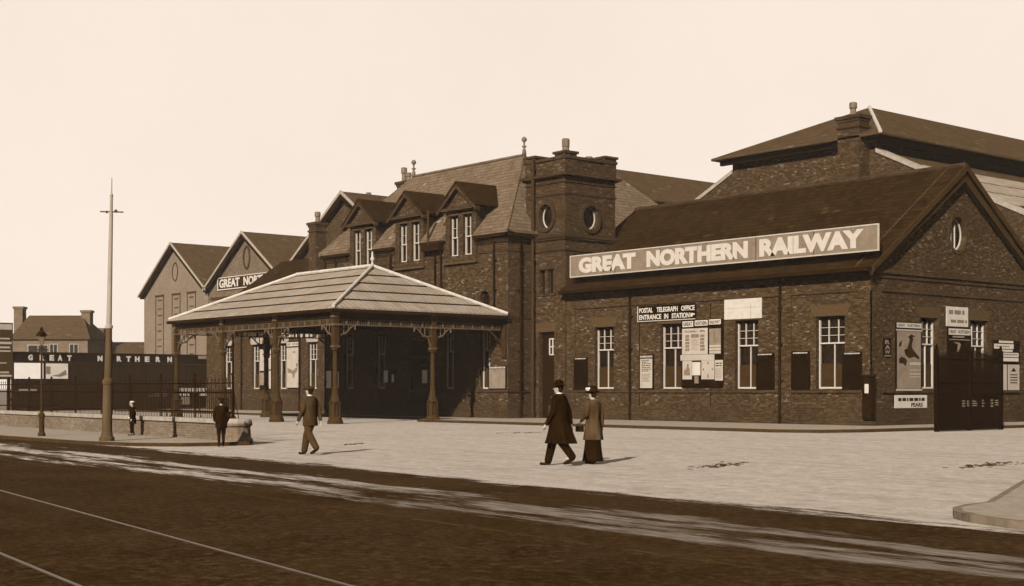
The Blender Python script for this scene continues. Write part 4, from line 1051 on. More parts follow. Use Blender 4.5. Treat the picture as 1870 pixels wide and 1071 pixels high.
o, U, V, d = board('sign', LF, 509, 578, 600, 618, 'long sign with white tiles over the windows of the low range, seen under the canopy', 'sign', pc=543)
m = MB(); pbox(m, LF, U(.1), U(.97), V(.5), V(.98), d+.001, d+.008)
for i in range(6): pbox(m, LF, U(.1+i*.15), U(.1+i*.15+.115), V(.06), V(.4), d+.001, d+.008)
m.build('tiles', M['enamel'], o)
m = MB(); lines(m, LF, U(.14), U(.92), V(.55), V(.9), 1, d+.009, d+.01, .5); m.build('print', M['ink_mid'], o)

# ------------------------------------------------------------------ entrance canopy
CX0, CX1, CY0, CY1 = -71.0, -54.7, 35.5, 45.9
canopy = thing('entrance_canopy', 'large hipped cab canopy on ornate cast-iron columns in front of the station block', 'canopy', (-62.8, 40.7, 0))
EZ, RZ = 5.3, 7.72; RA, RB, RYC = -66.3, -59.1, 40.7
def tier_roof(parent):
    T = 5; corners_lo = [Vector((CX0, CY0, EZ)), Vector((CX1, CY0, EZ)), Vector((CX1, CY1, EZ)), Vector((CX0, CY1, EZ))]
    tops = [Vector((RA, RYC, RZ)), Vector((RB, RYC, RZ)), Vector((RB, RYC, RZ)), Vector((RA, RYC, RZ))]
    m = MB()
    for k in range(T):
        a0, a1 = k/T, (k+1)/T
        lo = [c.lerp(t_, a0) for c, t_ in zip(corners_lo, tops)]; hi = [c.lerp(t_, a1) for c, t_ in zip(corners_lo, tops)]
        up = Vector((0, 0, .075))
        for i in range(4):
            j = (i+1) % 4; A, B, C, D_ = lo[i]+up, lo[j]+up, hi[j], hi[i]
            if (C-D_).length < 1e-4: m.add([A, B, C], [(0, 1, 2)])
            else: m.add([A, B, C, D_], [(0, 1, 2, 3)])
            m.add([lo[i], lo[j], B, A], [(0, 1, 2, 3)])
    m.add(corners_lo, [(0, 1, 2, 3)])
    return m.build('roof', M['canopy'], parent)
cr = tier_roof(canopy)
m = MB()   # shade under each lap, put in as a thin dark strip on each step
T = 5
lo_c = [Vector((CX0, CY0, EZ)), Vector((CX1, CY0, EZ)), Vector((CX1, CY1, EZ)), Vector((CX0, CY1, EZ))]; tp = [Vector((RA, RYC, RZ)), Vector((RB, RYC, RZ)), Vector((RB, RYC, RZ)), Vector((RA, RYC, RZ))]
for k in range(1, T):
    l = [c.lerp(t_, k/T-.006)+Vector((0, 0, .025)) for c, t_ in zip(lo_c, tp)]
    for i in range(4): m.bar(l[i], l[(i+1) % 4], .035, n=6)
m.build('lap_shade', M['lead'], cr)
m = MB()
up = Vector((0, 0, .1))
for c, t_ in zip(lo_c, tp): m.bar(c+up, t_+up, .085, n=8)
m.bar(tp[0]+up, tp[1]+up, .1, n=8); m.build('hip_roll', M['ridge'], cr)
for p in (tp[0], tp[1]):
    f_ = MB(); f_.lathe((p.x, p.y, p.z+.08), [(.09, 0), (.05, .12), (.05, .25), (.11, .3), (.12, .36), (.04, .5), (.02, .72), (.0, .75)], 10); 
    if p is tp[1]: f_.build('finial', M['enamel'], cr, smooth=True)
m = MB(); o_ = .12
m.box(CX0-.05, CX1+.05, CY0-.12, CY0-.0, EZ-.16, EZ-.01); m.box(CX1+.0, CX1+.12, CY0, CY1, EZ-.16, EZ-.01); m.box(CX0-.12, CX0, CY0, CY1, EZ-.16, EZ-.01)
m.islands('gutter', M['lead'], canopy)
m = MB(); bx0, bx1, by0 = -70.7, -55.0, 35.8
for (a, b) in (((bx0, by0), (bx1, by0)), ((bx1, by0), (bx1, CY1)), ((bx0, by0), (bx0, CY1))):
    m.box(min(a[0], b[0])-.08, max(a[0], b[0])+.08, min(a[1], b[1])-.08, max(a[1], b[1])+.08, 4.86, EZ-.01)
for x in (-65.5, -60.2): m.box(x-.07, x+.07, by0+.09, CY1, 4.9, EZ-.02)
for y in (39, 42.5): m.box(bx0+.09, bx1-.09, y-.05, y+.05, 5.0, EZ-.02)
m.build('beam', M['iron'], canopy)
# lattice frieze between the columns
cols_front = [-70.7, -65.5, -60.2, -55.0]; rows_y = [35.8, 41.4, 45.75]
def frieze(a, b):
    m = MB(); A = Vector((*a, 0)); B = Vector((*b, 0)); L = (B-A).length; d = (B-A)/L; n = Vector((-d.y, d.x, 0))*.02
    def bar(p, q, z0, z1, th=1): 
        P_ = A+d*p; Q = A+d*q
        m.extrude([P_-n*th+Vector((0, 0, z0)), Q-n*th+Vector((0, 0, z0)), Q+n*th+Vector((0, 0, z0)), P_+n*th+Vector((0, 0, z0))], (0, 0, z1-z0))
    bar(.1, L-.1, 4.55, 4.6, 1.6); bar(.1, L-.1, 4.81, 4.855, 1.6)
    k = int(L/.62)
    for i in range(1, k): bar(i*L/k-.035, i*L/k+.035, 4.6, 4.81, 1.8)
    k = int(L/.11)
    for i in range(1, k): bar(i*L/k-.012, i*L/k+.012, 4.6, 4.81, .5)
    return m.build('frieze', M['iron_pale'], canopy)
for i in range(3): frieze((cols_front[i], 35.8), (cols_front[i+1], 35.8))
for x in (-55.0, -70.7):
    for i in range(2): frieze((x, rows_y[i]), (x, rows_y[i+1]))
def column(x, y, dirs, wallside=False):
    z0 = 0.0 if y < 41 else .0
    m = MB()
    m.lathe((x, y, z0), [(.37, 0), (.37, .12), (.34, .16), (.30, .3), (.2, .36), (.19, .95), (.27, 1.0), (.24, 1.08), (.17, 1.3), (.14, 1.55), (.16, 1.6), (.13, 1.66), (.12, 1.7), (.105, 3.35), (.17, 3.4), (.19, 3.47), (.13, 3.52)], 16)
    m.box(x-.13, x+.13, y-.13, y+.13, z0+3.5, 4.86)
    c = m.build('column', M['iron_mid'], canopy)
    m = MB()
    for a in range(6):
        t_ = math.pi*a/3+.3; px_, py_ = x+.26*math.cos(t_), y+.26*math.sin(t_); m.lathe((px_, py_, z0), [(.05, .16), (.05, .3), (.028, .34), (.028, .88), (.05, .92), (.05, 1.0)], 8)
    m.build('base_colonnette', M['iron_mid'], c)
    m = MB(); m.box(x-.16, x+.16, y-.16, y+.16, 4.9, 5.15); m.box(x-.19, x+.19, y-.19, y+.19, 4.52, 4.62); m.box(x-.17, x+.17, y-.17, y+.17, 3.53, 3.6)
    m.build('cap_block', M['iron_pale'], c)
    for dx, dy in dirs:
        m = MB(); q = []
        for k in range(9):
            s_ = k/8; r_ = .14+.95*s_**1.0; zz_ = 3.75+.78*s_**.6 if k else 3.68
            wob = .05*math.sin(s_*math.pi*3); q.append((x+dx*(r_), y+dy*(r_), zz_+wob))
        m.path(q, .035)
        for f_ in (.35, .62): 
            m.bar((x+dx*(.14+.95*f_), y+dy*(.14+.95*f_), 3.75+.78*f_**.6), (x+dx*(.14+.95*f_), y+dy*(.14+.95*f_), 4.56), .025)
        m.bar((x+dx*.1, y+dy*.1, 4.14), (x+dx*.62, y+dy*.62, 4.14), .028); m.bar((x+dx*1.1, y+dy*1.1, 4.36), (x+dx*1.1, y+dy*1.1, 4.56), .045)
        m.build('bracket', M['iron_pale'], c)
for i, x in enumerate(cols_front):
    dd = [(0, 1)]+([(-1, 0)] if i > 0 else [])+([(1, 0)] if i < 3 else [])
    column(x, 35.8, dd)
column(-55.0, 41.4, [(0, 1), (0, -1)]); column(-70.7, 41.4, [(0, 1), (0, -1)])
for x in (-55.0, -70.7):
    m = MB(); m.box(x-.12, x+.12, 45.85, 45.99, 3.2, 4.86); 
    q = [(x, 45.85-.95*k/8, 3.5+1.05*(k/8)**.6) for k in range(9)]; m.path(q, .05); m.bar((x, 45.8, 4.1), (x, 45.3, 4.1), .03); m.build('wall_bracket', M['iron_mid'], canopy)

# ------------------------------------------------------------------ tall iron gates beside the gable
gate = thing('iron_gate', 'tall close-barred black iron gate in front of the gable wall at right', 'gate', (-30.3, 48.4, 0))
m = MB(); gx = -30.3; ya, yb = gy(1712, gx), gy(1826, gx)
y = ya
bars = MB(); n = int((yb-ya)/.055)
for i in range(n+1):
    y = ya+(yb-ya)*i/n; top = 3.15-.35*abs(i/n-.5)*2+.1*(i % 2); bars.bar((gx, y, .12), (gx, y, top), .02, .015, 6)
bars.build('bar_panel', M['gate'], gate)
m.box(gx-.025, gx+.025, ya, yb, .05, 1.35); m.build('kick_plate', M['board'], gate)
m = MB()
for z in (.2, 1.36, 1.8, 2.7): m.box(gx-.035, gx+.035, ya, yb, z, z+.07)
m.build('rail', M['gate'], gate)
for y in (ya-.06, (ya+yb)/2, yb+.06):
    m = MB(); m.box(gx-.07, gx+.07, y-.07, y+.07, .0, 3.05); m.lathe((gx, y, 3.05), [(.08, 0), (.09, .05), (.04, .1), (.06, .16), (.02, .25)], 8); m.build('post', M['gate'], gate)
GP = PL('X', gx); m = MB()
for a, b, c, e in ((1756, 1761, 730, 744), (1764, 1785, 731, 743), (1792, 1796, 729, 745), (1808, 1813, 729, 745), (1816, 1822, 730, 742)):
    lines(m, GP, GP.u(a), GP.u(b)+.02, GP.v(1780, e), GP.v(1780, c), 3, .026, .032, .5)
m.build('pasted_scraps', M['paper_mid'], gate)

# ------------------------------------------------------------------ street wall with railings
wa, wb = Vector((-36.6, 20.35)), Vector((-100, 24.2)); wd = (wb-wa).normalized(); wnr = Vector((-wd.y, wd.x))
if wnr.y > 0: wnr = -wnr
lw = thing('street_wall', 'low brick wall with pale stone coping along the street pavement', 'wall', (-60, 21.8, 0))
def along(s_, o_=0, z=0): p = wa+wd*s_+wnr*o_; return (p.x, p.y, z)
LW = (wb-wa).length
m = MB(); m.extrude([along(0, .16), along(LW, .16), along(LW, -.16), along(0, -.16)], (0, 0, .6)); m.build('wall', M['wall_pale'] if 'wall_pale' in M else m_brick('street_wall_brick', .07, .12, .18, light_amt=.03, soot=.6), lw)
m = MB(); s_ = 0
while s_ < LW:
    e_ = min(LW, s_+1.6); m.extrude([along(s_+.006, .22, .6), along(e_-.006, .22, .6), along(e_-.006, -.22, .6), along(s_+.006, -.22, .6)], (0, 0, .13)); s_ = e_
m.islands('coping', M['coping'], lw)
rl = thing('iron_railing', 'dark spiked iron railing standing on the low street wall', 'railing', (-60, 21.8, .73))
m = MB()
for z, r_ in ((.93, .022), (1.5, .026), (1.78, .018)):
    m.bar(along(0, 0, z), along(LW, 0, z), r_)
m.build('rail', M['iron'], rl)
s_ = .1; 
while s_ < LW-.1:
    e_ = min(LW-.1, s_+2.6); pm = MB(); k = 0; q = s_+.13
    while q < e_-.05:
        top = 1.95 if k % 2 == 0 else 1.62
        pm.bar(along(q, 0, .73), along(q, 0, top-.08), .011, n=5); pm.bar(along(q, 0, top-.1), along(q, 0, top), .022, .003, 5)
        q += .13; k += 1
    pm.build('bar_panel', M['iron'], rl)
    po = MB(); po.bar(along(s_, 0, .73), along(s_, 0, 2.0), .03, n=8); po.ell(along(s_, 0, 2.03), .045, .045, .05, 8)
    a, b = along(s_, -.02, 1.5), along(s_, -.2, .74); po.bar(a, b, .015, n=5)
    po.build('post', M['iron'], rl); s_ = e_
# rounded stone end pillar
pr = thing('stone_pillar', 'squat rounded stone end pillar of the street wall', 'pillar', (-36.62, 20.42, 0))
m = MB(); m.lathe((-36.62, 20.42, .0), [(.5, 0), (.5, .12), (.44, .2), (.42, .5), (.47, .54), (.48, .6), (.44, .66), (.2, .72), (0, .73)], 16); m.build('shaft', M['brick_pale'] if False else m_plain('worn_stone', .09, .5, .9, 7), pr, smooth=False, bevel=.01)
m = MB(); m.lathe((-36.62, 20.42, .6), [(.47, 0), (.47, .08), (.42, .13), (.1, .15)], 16); m.build('cap', M['coping'], pr)
sp_ = thing('iron_post', 'slender tall iron post with collars at the end of the railing', 'post', (-36.75, 20.4, .73))
m = MB(); m.lathe((-36.75, 20.4, .73), [(.09, 0), (.09, .05), (.05, .1), (.045, .62), (.07, .66), (.045, .7), (.03, .8), (.03, 2.1), (.05, 2.15), (.03, 2.2), (.025, 2.45), (.01, 2.5)], 10); m.build('shaft', M['iron'], sp_)

# ------------------------------------------------------------------ hoarding fence along the yard
XF = -102.0; FP = PL('X', XF); ya, yb = gy(24, XF), gy(392, XF)
fence = thing('board_fence', 'long tarred board fence carrying large spaced white letters', 'fence', (XF, (ya+yb)/2, 0))
m = MB(); y = ya
while y < yb:
    w = .3; m.box(XF-.03+random.uniform(-.004, .004), XF, y+.006, min(yb, y+w)-.006, 0, 3.55); y += w
m.build('board_panel', M['fence'], fence)
m = MB(); m.box(XF-.05, XF+.06, ya, yb, 3.56, 4.27); m.build('name_panel', M['board'], fence)
m = MB(); 
for z in (.5, 2.0, 3.4, 4.27): m.box(XF+.001, XF+.08, ya, yb, z, z+.06)
m.build('rail', M['fence'], fence)
for i in range(8): 
    y = ya+(yb-ya)*i/7; m = MB(); m.box(XF-.2, XF-.04, y-.08, y+.08, 0, 4.2); m.build('post', M['fence'], fence)
m = MB()
for ch, px in zip('GREAT', (55, 76, 94, 109, 126)): u = FP.u(px); text(m, FP, ch, u-.17, u+.17, 3.7, 4.12, .061, .09, .06)
for ch, px in zip('NORTHERN', (182, 197, 217, 234, 250, 268, 288, 309)): u = FP.u(px); text(m, FP, ch, u-.19, u+.19, 3.7, 4.12, .061, .09, .06)
m.build('lettering', M['enamel'], fence)
def fposter(px0, px1, py0, py1, name, label, mat, extra=None, cat='poster'):
    u0, u1 = FP.u(px0), FP.u(px1); v1 = FP.v(px0, py0); v0 = FP.v(px0, py1)
    m = MB(); pbox(m, FP, u0, u1, v0, v1, .09, .12); o = m.solo(name, M[mat]); tag(o, label, cat)
    if extra:
        U = lambda k: u0+(u1-u0)*k; V = lambda k: v0+(v1-v0)*k; e = MB(); extra(e, U, V); e.islands('print', M['ink_mid'], o)
    return o
fposter(25, 78, 663, 692, 'poster', 'blank white double-width poster on the fence, nearest the left edge', 'shade_lift')
fposter(83, 123, 664, 692, 'poster', 'toned landscape poster on the fence right of the blank white one', 'paper2', lambda e, U, V: (ppoly(e, FP, [(U(.25), V(.2)), (U(.6), V(.3)), (U(.9), V(.6)), (U(.95), V(.25)), (U(.6), V(.12))], .121, .124), pbox(e, FP, U(0), U(.2), V(.3), V(.8), .121, .124)))
fposter(33, 66, 711, 715, 'plank', 'single white plank fixed low on the fence under the blank poster', 'enamel', cat='plank')
fposter(268, 305, 711, 724, 'poster', 'broken row of white bill scraps low on the fence behind the railings', 'ink', lambda e, U, V: [pbox(e, FP, U(random.random()*.85), U(random.random()*.1+.9), V(i*.3), V(i*.3+.12), .121, .124) for i in range(3)])
def big(e, U, V):
    for i in range(5): pbox(e, FP, U(.02+i*.09), U(.08+i*.09), V(.78), V(.96), .121, .13)
fp = fposter(322, 389, 708, 740, 'poster', 'wide black bill with a row of white block capitals on the fence by the canopy', 'board')
m = MB(); u0, u1 = FP.u(322), FP.u(389); vt = FP.v(322, 709); 
for i in range(10):
    a = u0+.06+(u1-u0)*i*.096; pbox(m, FP, a, a+.19, vt-.3, vt, .121, .13)
lines(m, FP, u0+.1, u0+(u1-u0)*.42, vt-.65, vt-.4, 1, .121, .13, .7); lines(m, FP, u0+(u1-u0)*.6, u1-.1, vt-.65, vt-.4, 1, .121, .13, .7)
m.islands('block_letter', M['enamel'], fp)
m = MB(); pbox(m, FP, u0+.3, u0+1.1, vt-1.3, vt-.7, .121, .128); m.build('picture', M['paper_mid'], fp)
fposter(387, 397, 666, 701, 'poster', 'narrow upright white poster at the right end of the fence', 'shade_lift')
fposter(361, 388, 650, 656, 'sign', 'small pale lettered sign at the top of the fence near the canopy', 'paper_mid', cat='sign')
# tall slatted hoarding at the left edge
hd = thing('hoarding', 'tall slatted hoarding with white lettered strips at the left edge of the yard', 'hoarding', (XF, ya-2, 0))
m = MB(); y1_ = ya-.05; y0_ = ya-5
m.box(XF-.1, XF+.1, y0_, y1_, 2.3, 6.4); m.build('panel', M['ink_mid'] if False else M['iron_mid'], hd)
m = MB()
for c, h, k in ((5.9, .4, .02), (5.2, .1, .3), (4.85, .17, .1), (4.55, .13, .3), (4.3, .1, .2), (3.45, .08, .7), (2.75, .12, .4), (2.5, .14, .1)): m.box(XF+.101, XF+.12, y0_, y1_-.05-k*.6, c, c+h)
m.build('lettered_strip', M['paper'], hd)
m = MB()
for y in (y0_+.1, y1_-.2): m.box(XF-.3, XF-.11, y-.1, y+.1, 0, 6.4)
m.build('post', M['fence'], hd)

# ------------------------------------------------------------------ houses far left
def local_house(label, px, t_, w, dpt, ze_, zr, ra, rb, chims, wins, mat, name='house'):
    x, y = at(px, t_); o = thing(name, label, 'house', (x, y, 0), math.atan2(SA, CA), )
    # local x = to the right of the picture, local y = away
    m = MB(); m.box(-w/2, w/2, 0, dpt, 0, ze_); m.build('wall', mat, o, local=True)
    hip_solid(-w/2-.3, w/2+.3, -.3, dpt+.3, ze_+.1, zr, ra, rb).build('roof', M['slate_far'], o, local=True)
    for cx_, cw, cz in chims:
        m = MB(); m.box(cx_-cw/2, cx_+cw/2, dpt/2-.6, dpt/2+.6, ze_-.5, cz); k = m.build('chimney', M['far_chim'], o, local=True)
        m = MB(); m.box(cx_-cw/2-.1, cx_+cw/2+.1, dpt/2-.7, dpt/2+.7, cz, cz+.25); m.build('chimney_cap', M['far_chim'], k, local=True)
    for a, b, c, e in wins:
        m = MB()
        for q, r_ in ((a, a+.08), (b-.08, b)): m.box(q, r_, -.06, -.001, c, e)
        m.box(a+.08, b-.08, -.06, -.001, e-.08, e); m.box(a+.08, b-.08, -.06, -.001, c, c+.1); m.box((a+b)/2-.03, (a+b)/2+.03, -.06, -.001, c+.1, e-.08)
        k = m.build('window', M['coping'], o, local=True); m = MB(); m.box(a+.02, b-.02, -.03, -.002, c+.02, e-.02); m.build('pane', M['glass'], k, local=True)
    return o
M['far_chim'] = m_plain('far_chimney_brick', .075, .3, .9, 3)
fb = m_brick('house_brick', .06, .11, .16, light_amt=.04)
local_house('brick house with two tall end chimneys rising behind the lettered fence', 92, 150, 7.9, 8, 6.9, 9.6, -3.6, 2.3, ((-4.6, .95, 10.3), (2.7, .95, 9.9)), ((-2.4, -.2, 5.3, 6.3), (2.0, 3.0, 5.2, 6.4), (-.1, .8, 5.3, 6.4)), fb)
local_house('lower slate-roofed terrace beyond the fence with one chimney, right of the tram pole', 222, 155, 7.6, 9, 5.0, 6.9, -3.8, 3.8, ((-3.6, 1.0, 8.2),), (), fb, 'terrace_house')
# lean-to beside the range
x, y = -98.5, 52
ln = thing('outbuilding', 'small outbuilding with a sloping slate roof seen under the left end of the canopy', 'outbuilding', (x, y, 0))
m = MB(); m.box(-101, -95, 56.5, 62, 0, 4.2); m.build('wall', M['brick'], ln)
m = MB(); slab(m, [(-101.3, 56.1, 4.2), (-94.8, 56.1, 4.2), (-94.8, 60.5, 6.6), (-101.3, 60.5, 6.6)]); m.build('roof', M['slate'], ln)
m = MB(); m.extrude([(-94.7, 56.0, 4.05), (-94.7, 60.5, 6.5), (-94.7, 60.5, 6.75), (-94.7, 56.0, 4.3)], (.12, 0, 0)); m.islands('verge_board', M['dark_wood'], ln)

# ------------------------------------------------------------------ tram pole and lamp post
px_, py_ = gp(195, 806, .1); tp_ = thing('tram_pole', 'tall tapering tram pole with a short crossarm on the street pavement', 'pole', (px_, py_, .1))
lean = (CA*.006*3.2, SA*.006*3.2)
m = MB(); m.lathe((px_, py_, .1), [(.22, 0), (.22, .1), (.18, .14), (.165, .2), (.145, .3), (.135, 1.62), (.16, 1.66), (.16, 1.74), (.105, 1.82), (.09, 3.25)], 18, lean); m.build('base', M['pole'], tp_, smooth=False)
m = MB(); m.lathe((px_, py_, .1), [(.11, 3.25), (.11, 3.33), (.078, 3.36), (.064, 5.2), (.054, 6.55), (.045, 6.6), (.04, 7.05), (.055, 7.08), (.02, 7.15), (.012, 7.6)], 16, lean); m.build('shaft', M['pole_top'], tp_)
cx_, cy_ = px_+lean[0]*6.5, py_+lean[1]*6.5; d_ = Vector((CA*.8-SA*-.5*-1, SA*.8+CA*-.5*1, 0)).normalized()
d_ = (Vector((CA, SA, 0))*.85+Vector((-SA, CA, 0))*-.55).normalized()
m = MB(); z = 6.72; a = Vector((cx_, cy_, z)); m.bar(a-d_*.45+Vector((0, 0, .03)), a+d_*.5-Vector((0, 0, .05)), .022, n=6); m.ell(a+d_*.2, .05, .05, .05, 8); m.ell(a-d_*.18, .04, .04, .04, 8)
m.build('crossarm', M['pole'], tp_)
px_, py_ = gp(76, 797, .1); lp = thing('street_lamp', 'short cast-iron gas lamp post at the left, in front of the lettered fence', 'street lamp', (px_, py_, .1))
m = MB(); m.lathe((px_, py_, .1), [(.12, 0), (.12, .08), (.085, .14), (.08, .55), (.1, .6), (.1, .7), (.055, .76), (.035, .95), (.03, 2.75), (.06, 2.8), (.03, 2.86), (.03, 2.95)], 12); m.build('post', M['iron_mid'], lp)
m = MB(); m.bar((px_-.22*CA, py_-.22*SA, 2.85), (px_+.22*CA, py_+.22*SA, 2.85), .015); m.build('ladder_bar', M['iron'], lp)
m = MB(); m.ring([[(px_+r_*math.cos(t2), py_+r_*math.sin(t2), z_) for t2 in (0.3, 1.87, 3.44, 5.01)] for r_, z_ in ((.07, 3.0), (.16, 3.3))]); m.build('lantern', m_plain('lamp_glass', .08, .3, .15, 3), lp)
m = MB(); m.lathe((px_, py_, 3.3), [(.19, 0), (.17, .04), (.08, .14), (.05, .17), (.06, .21), (.02, .28)], 8); m.build('lantern_cap', M['iron'], lp)

# ------------------------------------------------------------------ people
def person(loc, cam_dir, H, label, kind):
    h = (CA*cam_dir[0]-SA*cam_dir[1], SA*cam_dir[0]+CA*cam_dir[1]); rz = math.atan2(-h[0], h[1])
    o = thing('person', label, 'person', loc, rz); s = H/1.75
    S = lambda *p: tuple(c*s for c in p)
    st = {'overcoat': .30, 'woman': .13, 'cap': .27, 'boy': .12, 'child': .05}[kind]
    hipz = .90
    # right leg leads, left leg trails; toes of the trailing foot stay down
    legs = {}
    for sd, fwd in ((1, st), (-1, -st)):
        hip = Vector((sd*.09, 0, hipz)); ank = Vector((sd*.085, fwd*1.05, .08 if fwd > 0 else .08+st*.35))
        knee = (hip+ank)/2+Vector((0, .05 if fwd > 0 else .1*min(1, st*4), 0)); legs[sd] = (hip, knee, ank)
    arms = {}
    for sd in (1, -1):
        sw = -sd*st*.5; sh = Vector((sd*.185, 0, 1.41)); 
        el = sh+Vector((sd*.07, sw*.4-.03, -.28)); wr = el+Vector((sd*.0, sw*.7+.05, -.25))
        if kind == 'woman' and sd == -1: wr = el+Vector((.04, .18, -.12))
        if kind == 'boy': wr = el+Vector((-sd*.03, .12, -.2))
        arms[sd] = (sh, el, wr)
    b = MB(); c = lambda a, e, r0, r1: b.capsule(S(*a), S(*e), r0*s, r1*s)
    c((0, 0, .95), (0, .0, 1.15), .13, .125); c((0, 0, 1.15), (0, 0, 1.36), .125, .13); c((-.13, 0, 1.39), (.13, 0, 1.39), .07, .07)
    c((0, .0, 1.4), (0, .015, 1.54), .058, .055)
    hs = 1.0 if kind not in ('boy', 'child') else 1.18
    hc = Vector((0, .025, 1.635+(.03 if hs > 1 else 0)))
    b.ell(S(*hc), .075*s*hs, .095*s*hs, .115*s*hs); b.ell(S(hc.x, hc.y+.03, hc.z-.06), .055*s*hs, .065*s*hs, .06*s*hs)
    c((hc.x, hc.y+.085*hs, hc.z+.01), (hc.x, hc.y+.115*hs, hc.z-.02), .011, .016)
    for sd in (-1, 1): b.ell(S(hc.x+sd*.078*hs, hc.y-.005, hc.z-.005), .012*s, .02*s, .032*s)
    for sd, (hip, kn, an) in legs.items():
        c(hip, kn, .075, .055); c(kn, an, .052, .036); c(an, an+Vector((0, .13, -.045)), .035, .03)
    for sd, (sh, el, wr) in arms.items():
        c(sh, el, .05, .04); c(el, wr, .038, .027)
        d = (wr-el).normalized(); pm = wr+d*.05; c(wr, pm+d*.03, .026, .03)
        side = Vector((0, 1, 0)); inn = Vector((-sd, 0, 0))
        for k in range(4):
            r0 = pm+d*.035+side*(.03-.02*k); L = (.066, .075, .07, .055)[k]
            mid = r0+d*L*.5+inn*.008; e2 = mid+d*L*.4+inn*.025; c(r0, mid, .0095, .0085); c(mid, e2, .0085, .0075)
        th = wr+d*.025+side*.028; c(th, th+d*.035+side*.022+inn*.01, .012, .010); c(th+d*.035+side*.022+inn*.01, th+d*.06+side*.022+inn*.02, .010, .008)
    body = b.build('body', M['skin'], o, local=True, remesh=.0085)
    e = MB()
    for sd in (-1, 1): e.ell(S(hc.x+sd*.03, hc.y+.088*hs, hc.z+.012), .010*s, .008*s, .007*s, 8)
    e.build('eyes', M['hair'], o, local=True)
    hr_ = MB(); hr_.ell(S(hc.x, hc.y-.018, hc.z+.03), .086*s*hs, .098*s*hs, .1*s*hs)
    hr_.ell(S(hc.x, hc.y-.035, hc.z-.035), .068*s*hs, .06*s*hs, .065*s*hs)
    if kind == 'woman': hr_.ell(S(hc.x, hc.y-.09, hc.z-.02), .05*s, .045*s, .05*s)
    hr_.build('hair', M['hair'], o, local=True, smooth=True)
    def loft(rings, n=28, fold=0, folds=7, ph=0):
        m = MB(); R_ = []
        for i, (z, rx, ry, yo, a) in enumerate(rings):
            q = []
            for j in range(n):
                t_ = 2*math.pi*j/n; f_ = 1+fold*a*math.sin(folds*t_+ph+i*.25)+fold*.5*a*math.sin(3*t_+1.3)
                q.append(S(rx*f_*math.cos(t_), yo+ry*f_*math.sin(t_), z))
            R_.append(q)
        m.ring(R_); return m
    def sleeves(m, r=1.0, cut=.02):
        for sd, (sh, el, wr) in arms.items():
            m.capsule(S(*(sh-Vector((sd*.01, 0, .015)))), S(*el), .08*s*r, .064*s*r); m.capsule(S(*el), S(*(wr-(wr-el).normalized()*cut)), .058*s*r, .045*s*r)
    trouser = M['cloth_dark'] if kind != 'cap' else M['cloth_trouser']
    if kind != 'woman':
        t_ = MB()
        for sd, (hip, kn, an) in legs.items():
            if kind in ('boy', 'child'):
                t_.capsule(S(*hip), S(*(kn+Vector((0, 0, -.02)))), .1*s, .08*s)
            else:
                t_.capsule(S(*hip), S(*kn), .115*s, .1*s); t_.capsule(S(*kn), S(*(an+Vector((0, -.01, .02)))), .1*s, .083*s)
        t_.capsule(S(-.06, 0, .93), S(.06, 0, .93), .12*s, .12*s); t_.build('trousers', trouser, o, local=True, remesh=.012)
    if kind != 'woman':
        t_ = MB()
        for sd, (hip, kn, an) in legs.items(): t_.capsule(S(*(kn+Vector((0, 0, -.03)))), S(*an), .06*s, .048*s)
        t_.build('stockings', M['cloth_dark'], o, local=True, smooth=True)
    if kind == 'overcoat':
        m = loft([(.47, .35, .31, -.06, 1.4), (.6, .315, .28, -.05, 1), (.75, .28, .245, -.03, .6), (.95, .245, .2, 0, .3), (1.1, .23, .18, 0, .1), (1.25, .235, .175, 0, 0), (1.39, .24, .155, 0, 0), (1.46, .185, .12, -.01, 0), (1.515, .09, .09, 0, 0)], fold=.1); sleeves(m, 1.12); m.build('overcoat', M['cloth_dark'], o, local=True, remesh=.013)
    if kind == 'woman':
        m = loft([(.07, .23, .24, 0, 1.2), (.13, .22, .23, 0, 1), (.35, .19, .2, 0, .8), (.6, .18, .18, 0, .3), (.95, .16, .15, 0, 0)], fold=.08, folds=8); m.build('skirt', M['cloth_dark'], o, local=True, smooth=True)
        m = loft([(.56, .235, .23, -.01, 1), (.7, .225, .215, -.01, .6), (.9, .205, .185, 0, .3), (1.06, .175, .15, 0, .1), (1.2, .185, .15, 0, 0), (1.37, .205, .14, 0, 0), (1.44, .16, .11, -.01, 0), (1.505, .08, .08, 0, 0)], fold=.08); sleeves(m, .95, .0); m.build('coat', M['cloth_mid'], o, local=True, remesh=.013)
        sd, (sh, el, wr) = -1, arms[-1]
        m = MB(); p = wr+Vector((0, .05, -.12)); m.box(*[q*s for q in (p.x-.04, p.x+.04, p.y-.1, p.y+.1, p.z-.14, p.z)]); m.path([S(p.x, p.y-.07, p.z), S(wr.x, wr.y+.02, wr.z-.01), S(p.x, p.y+.08, p.z)], .006)
        m.build('handbag', M['leather'], o, local=True, bevel=.01)
    if kind in ('cap', 'boy', 'child'):
        hem = .74 if kind == 'cap' else .68 if kind == 'boy' else .60
        m = loft([(hem, .215, .175, -.01, 1), (.85, .21, .17, -.01, .6), (1.0, .2, .16, 0, .2), (1.15, .2, .155, 0, .1), (1.3, .225, .16, 0, 0), (1.4, .225, .14, 0, 0), (1.46, .17, .11, -.01, 0), (1.505, .085, .085, 0, 0)], fold=.05); sleeves(m, 1.1)
        m.build('jacket', M['cloth_grey'] if kind == 'cap' else M['cloth_dark'], o, local=True, remesh=.012)
    if kind in ('overcoat', 'child', 'cap'):
        m = MB()
        if kind == 'child': m = loft([(1.28, .2, .17, -.02, 0), (1.36, .18, .14, -.02, 0), (1.46, .1, .09, 0, 0), (1.5, .075, .075, 0, 0)])
        else: m.lathe(S(0, .008, 1.49), [(.068*s, 0), (.068*s, .03*s), (.064*s, .045*s)], 16)
        m.build('collar', M['linen'], o, local=True, smooth=True)
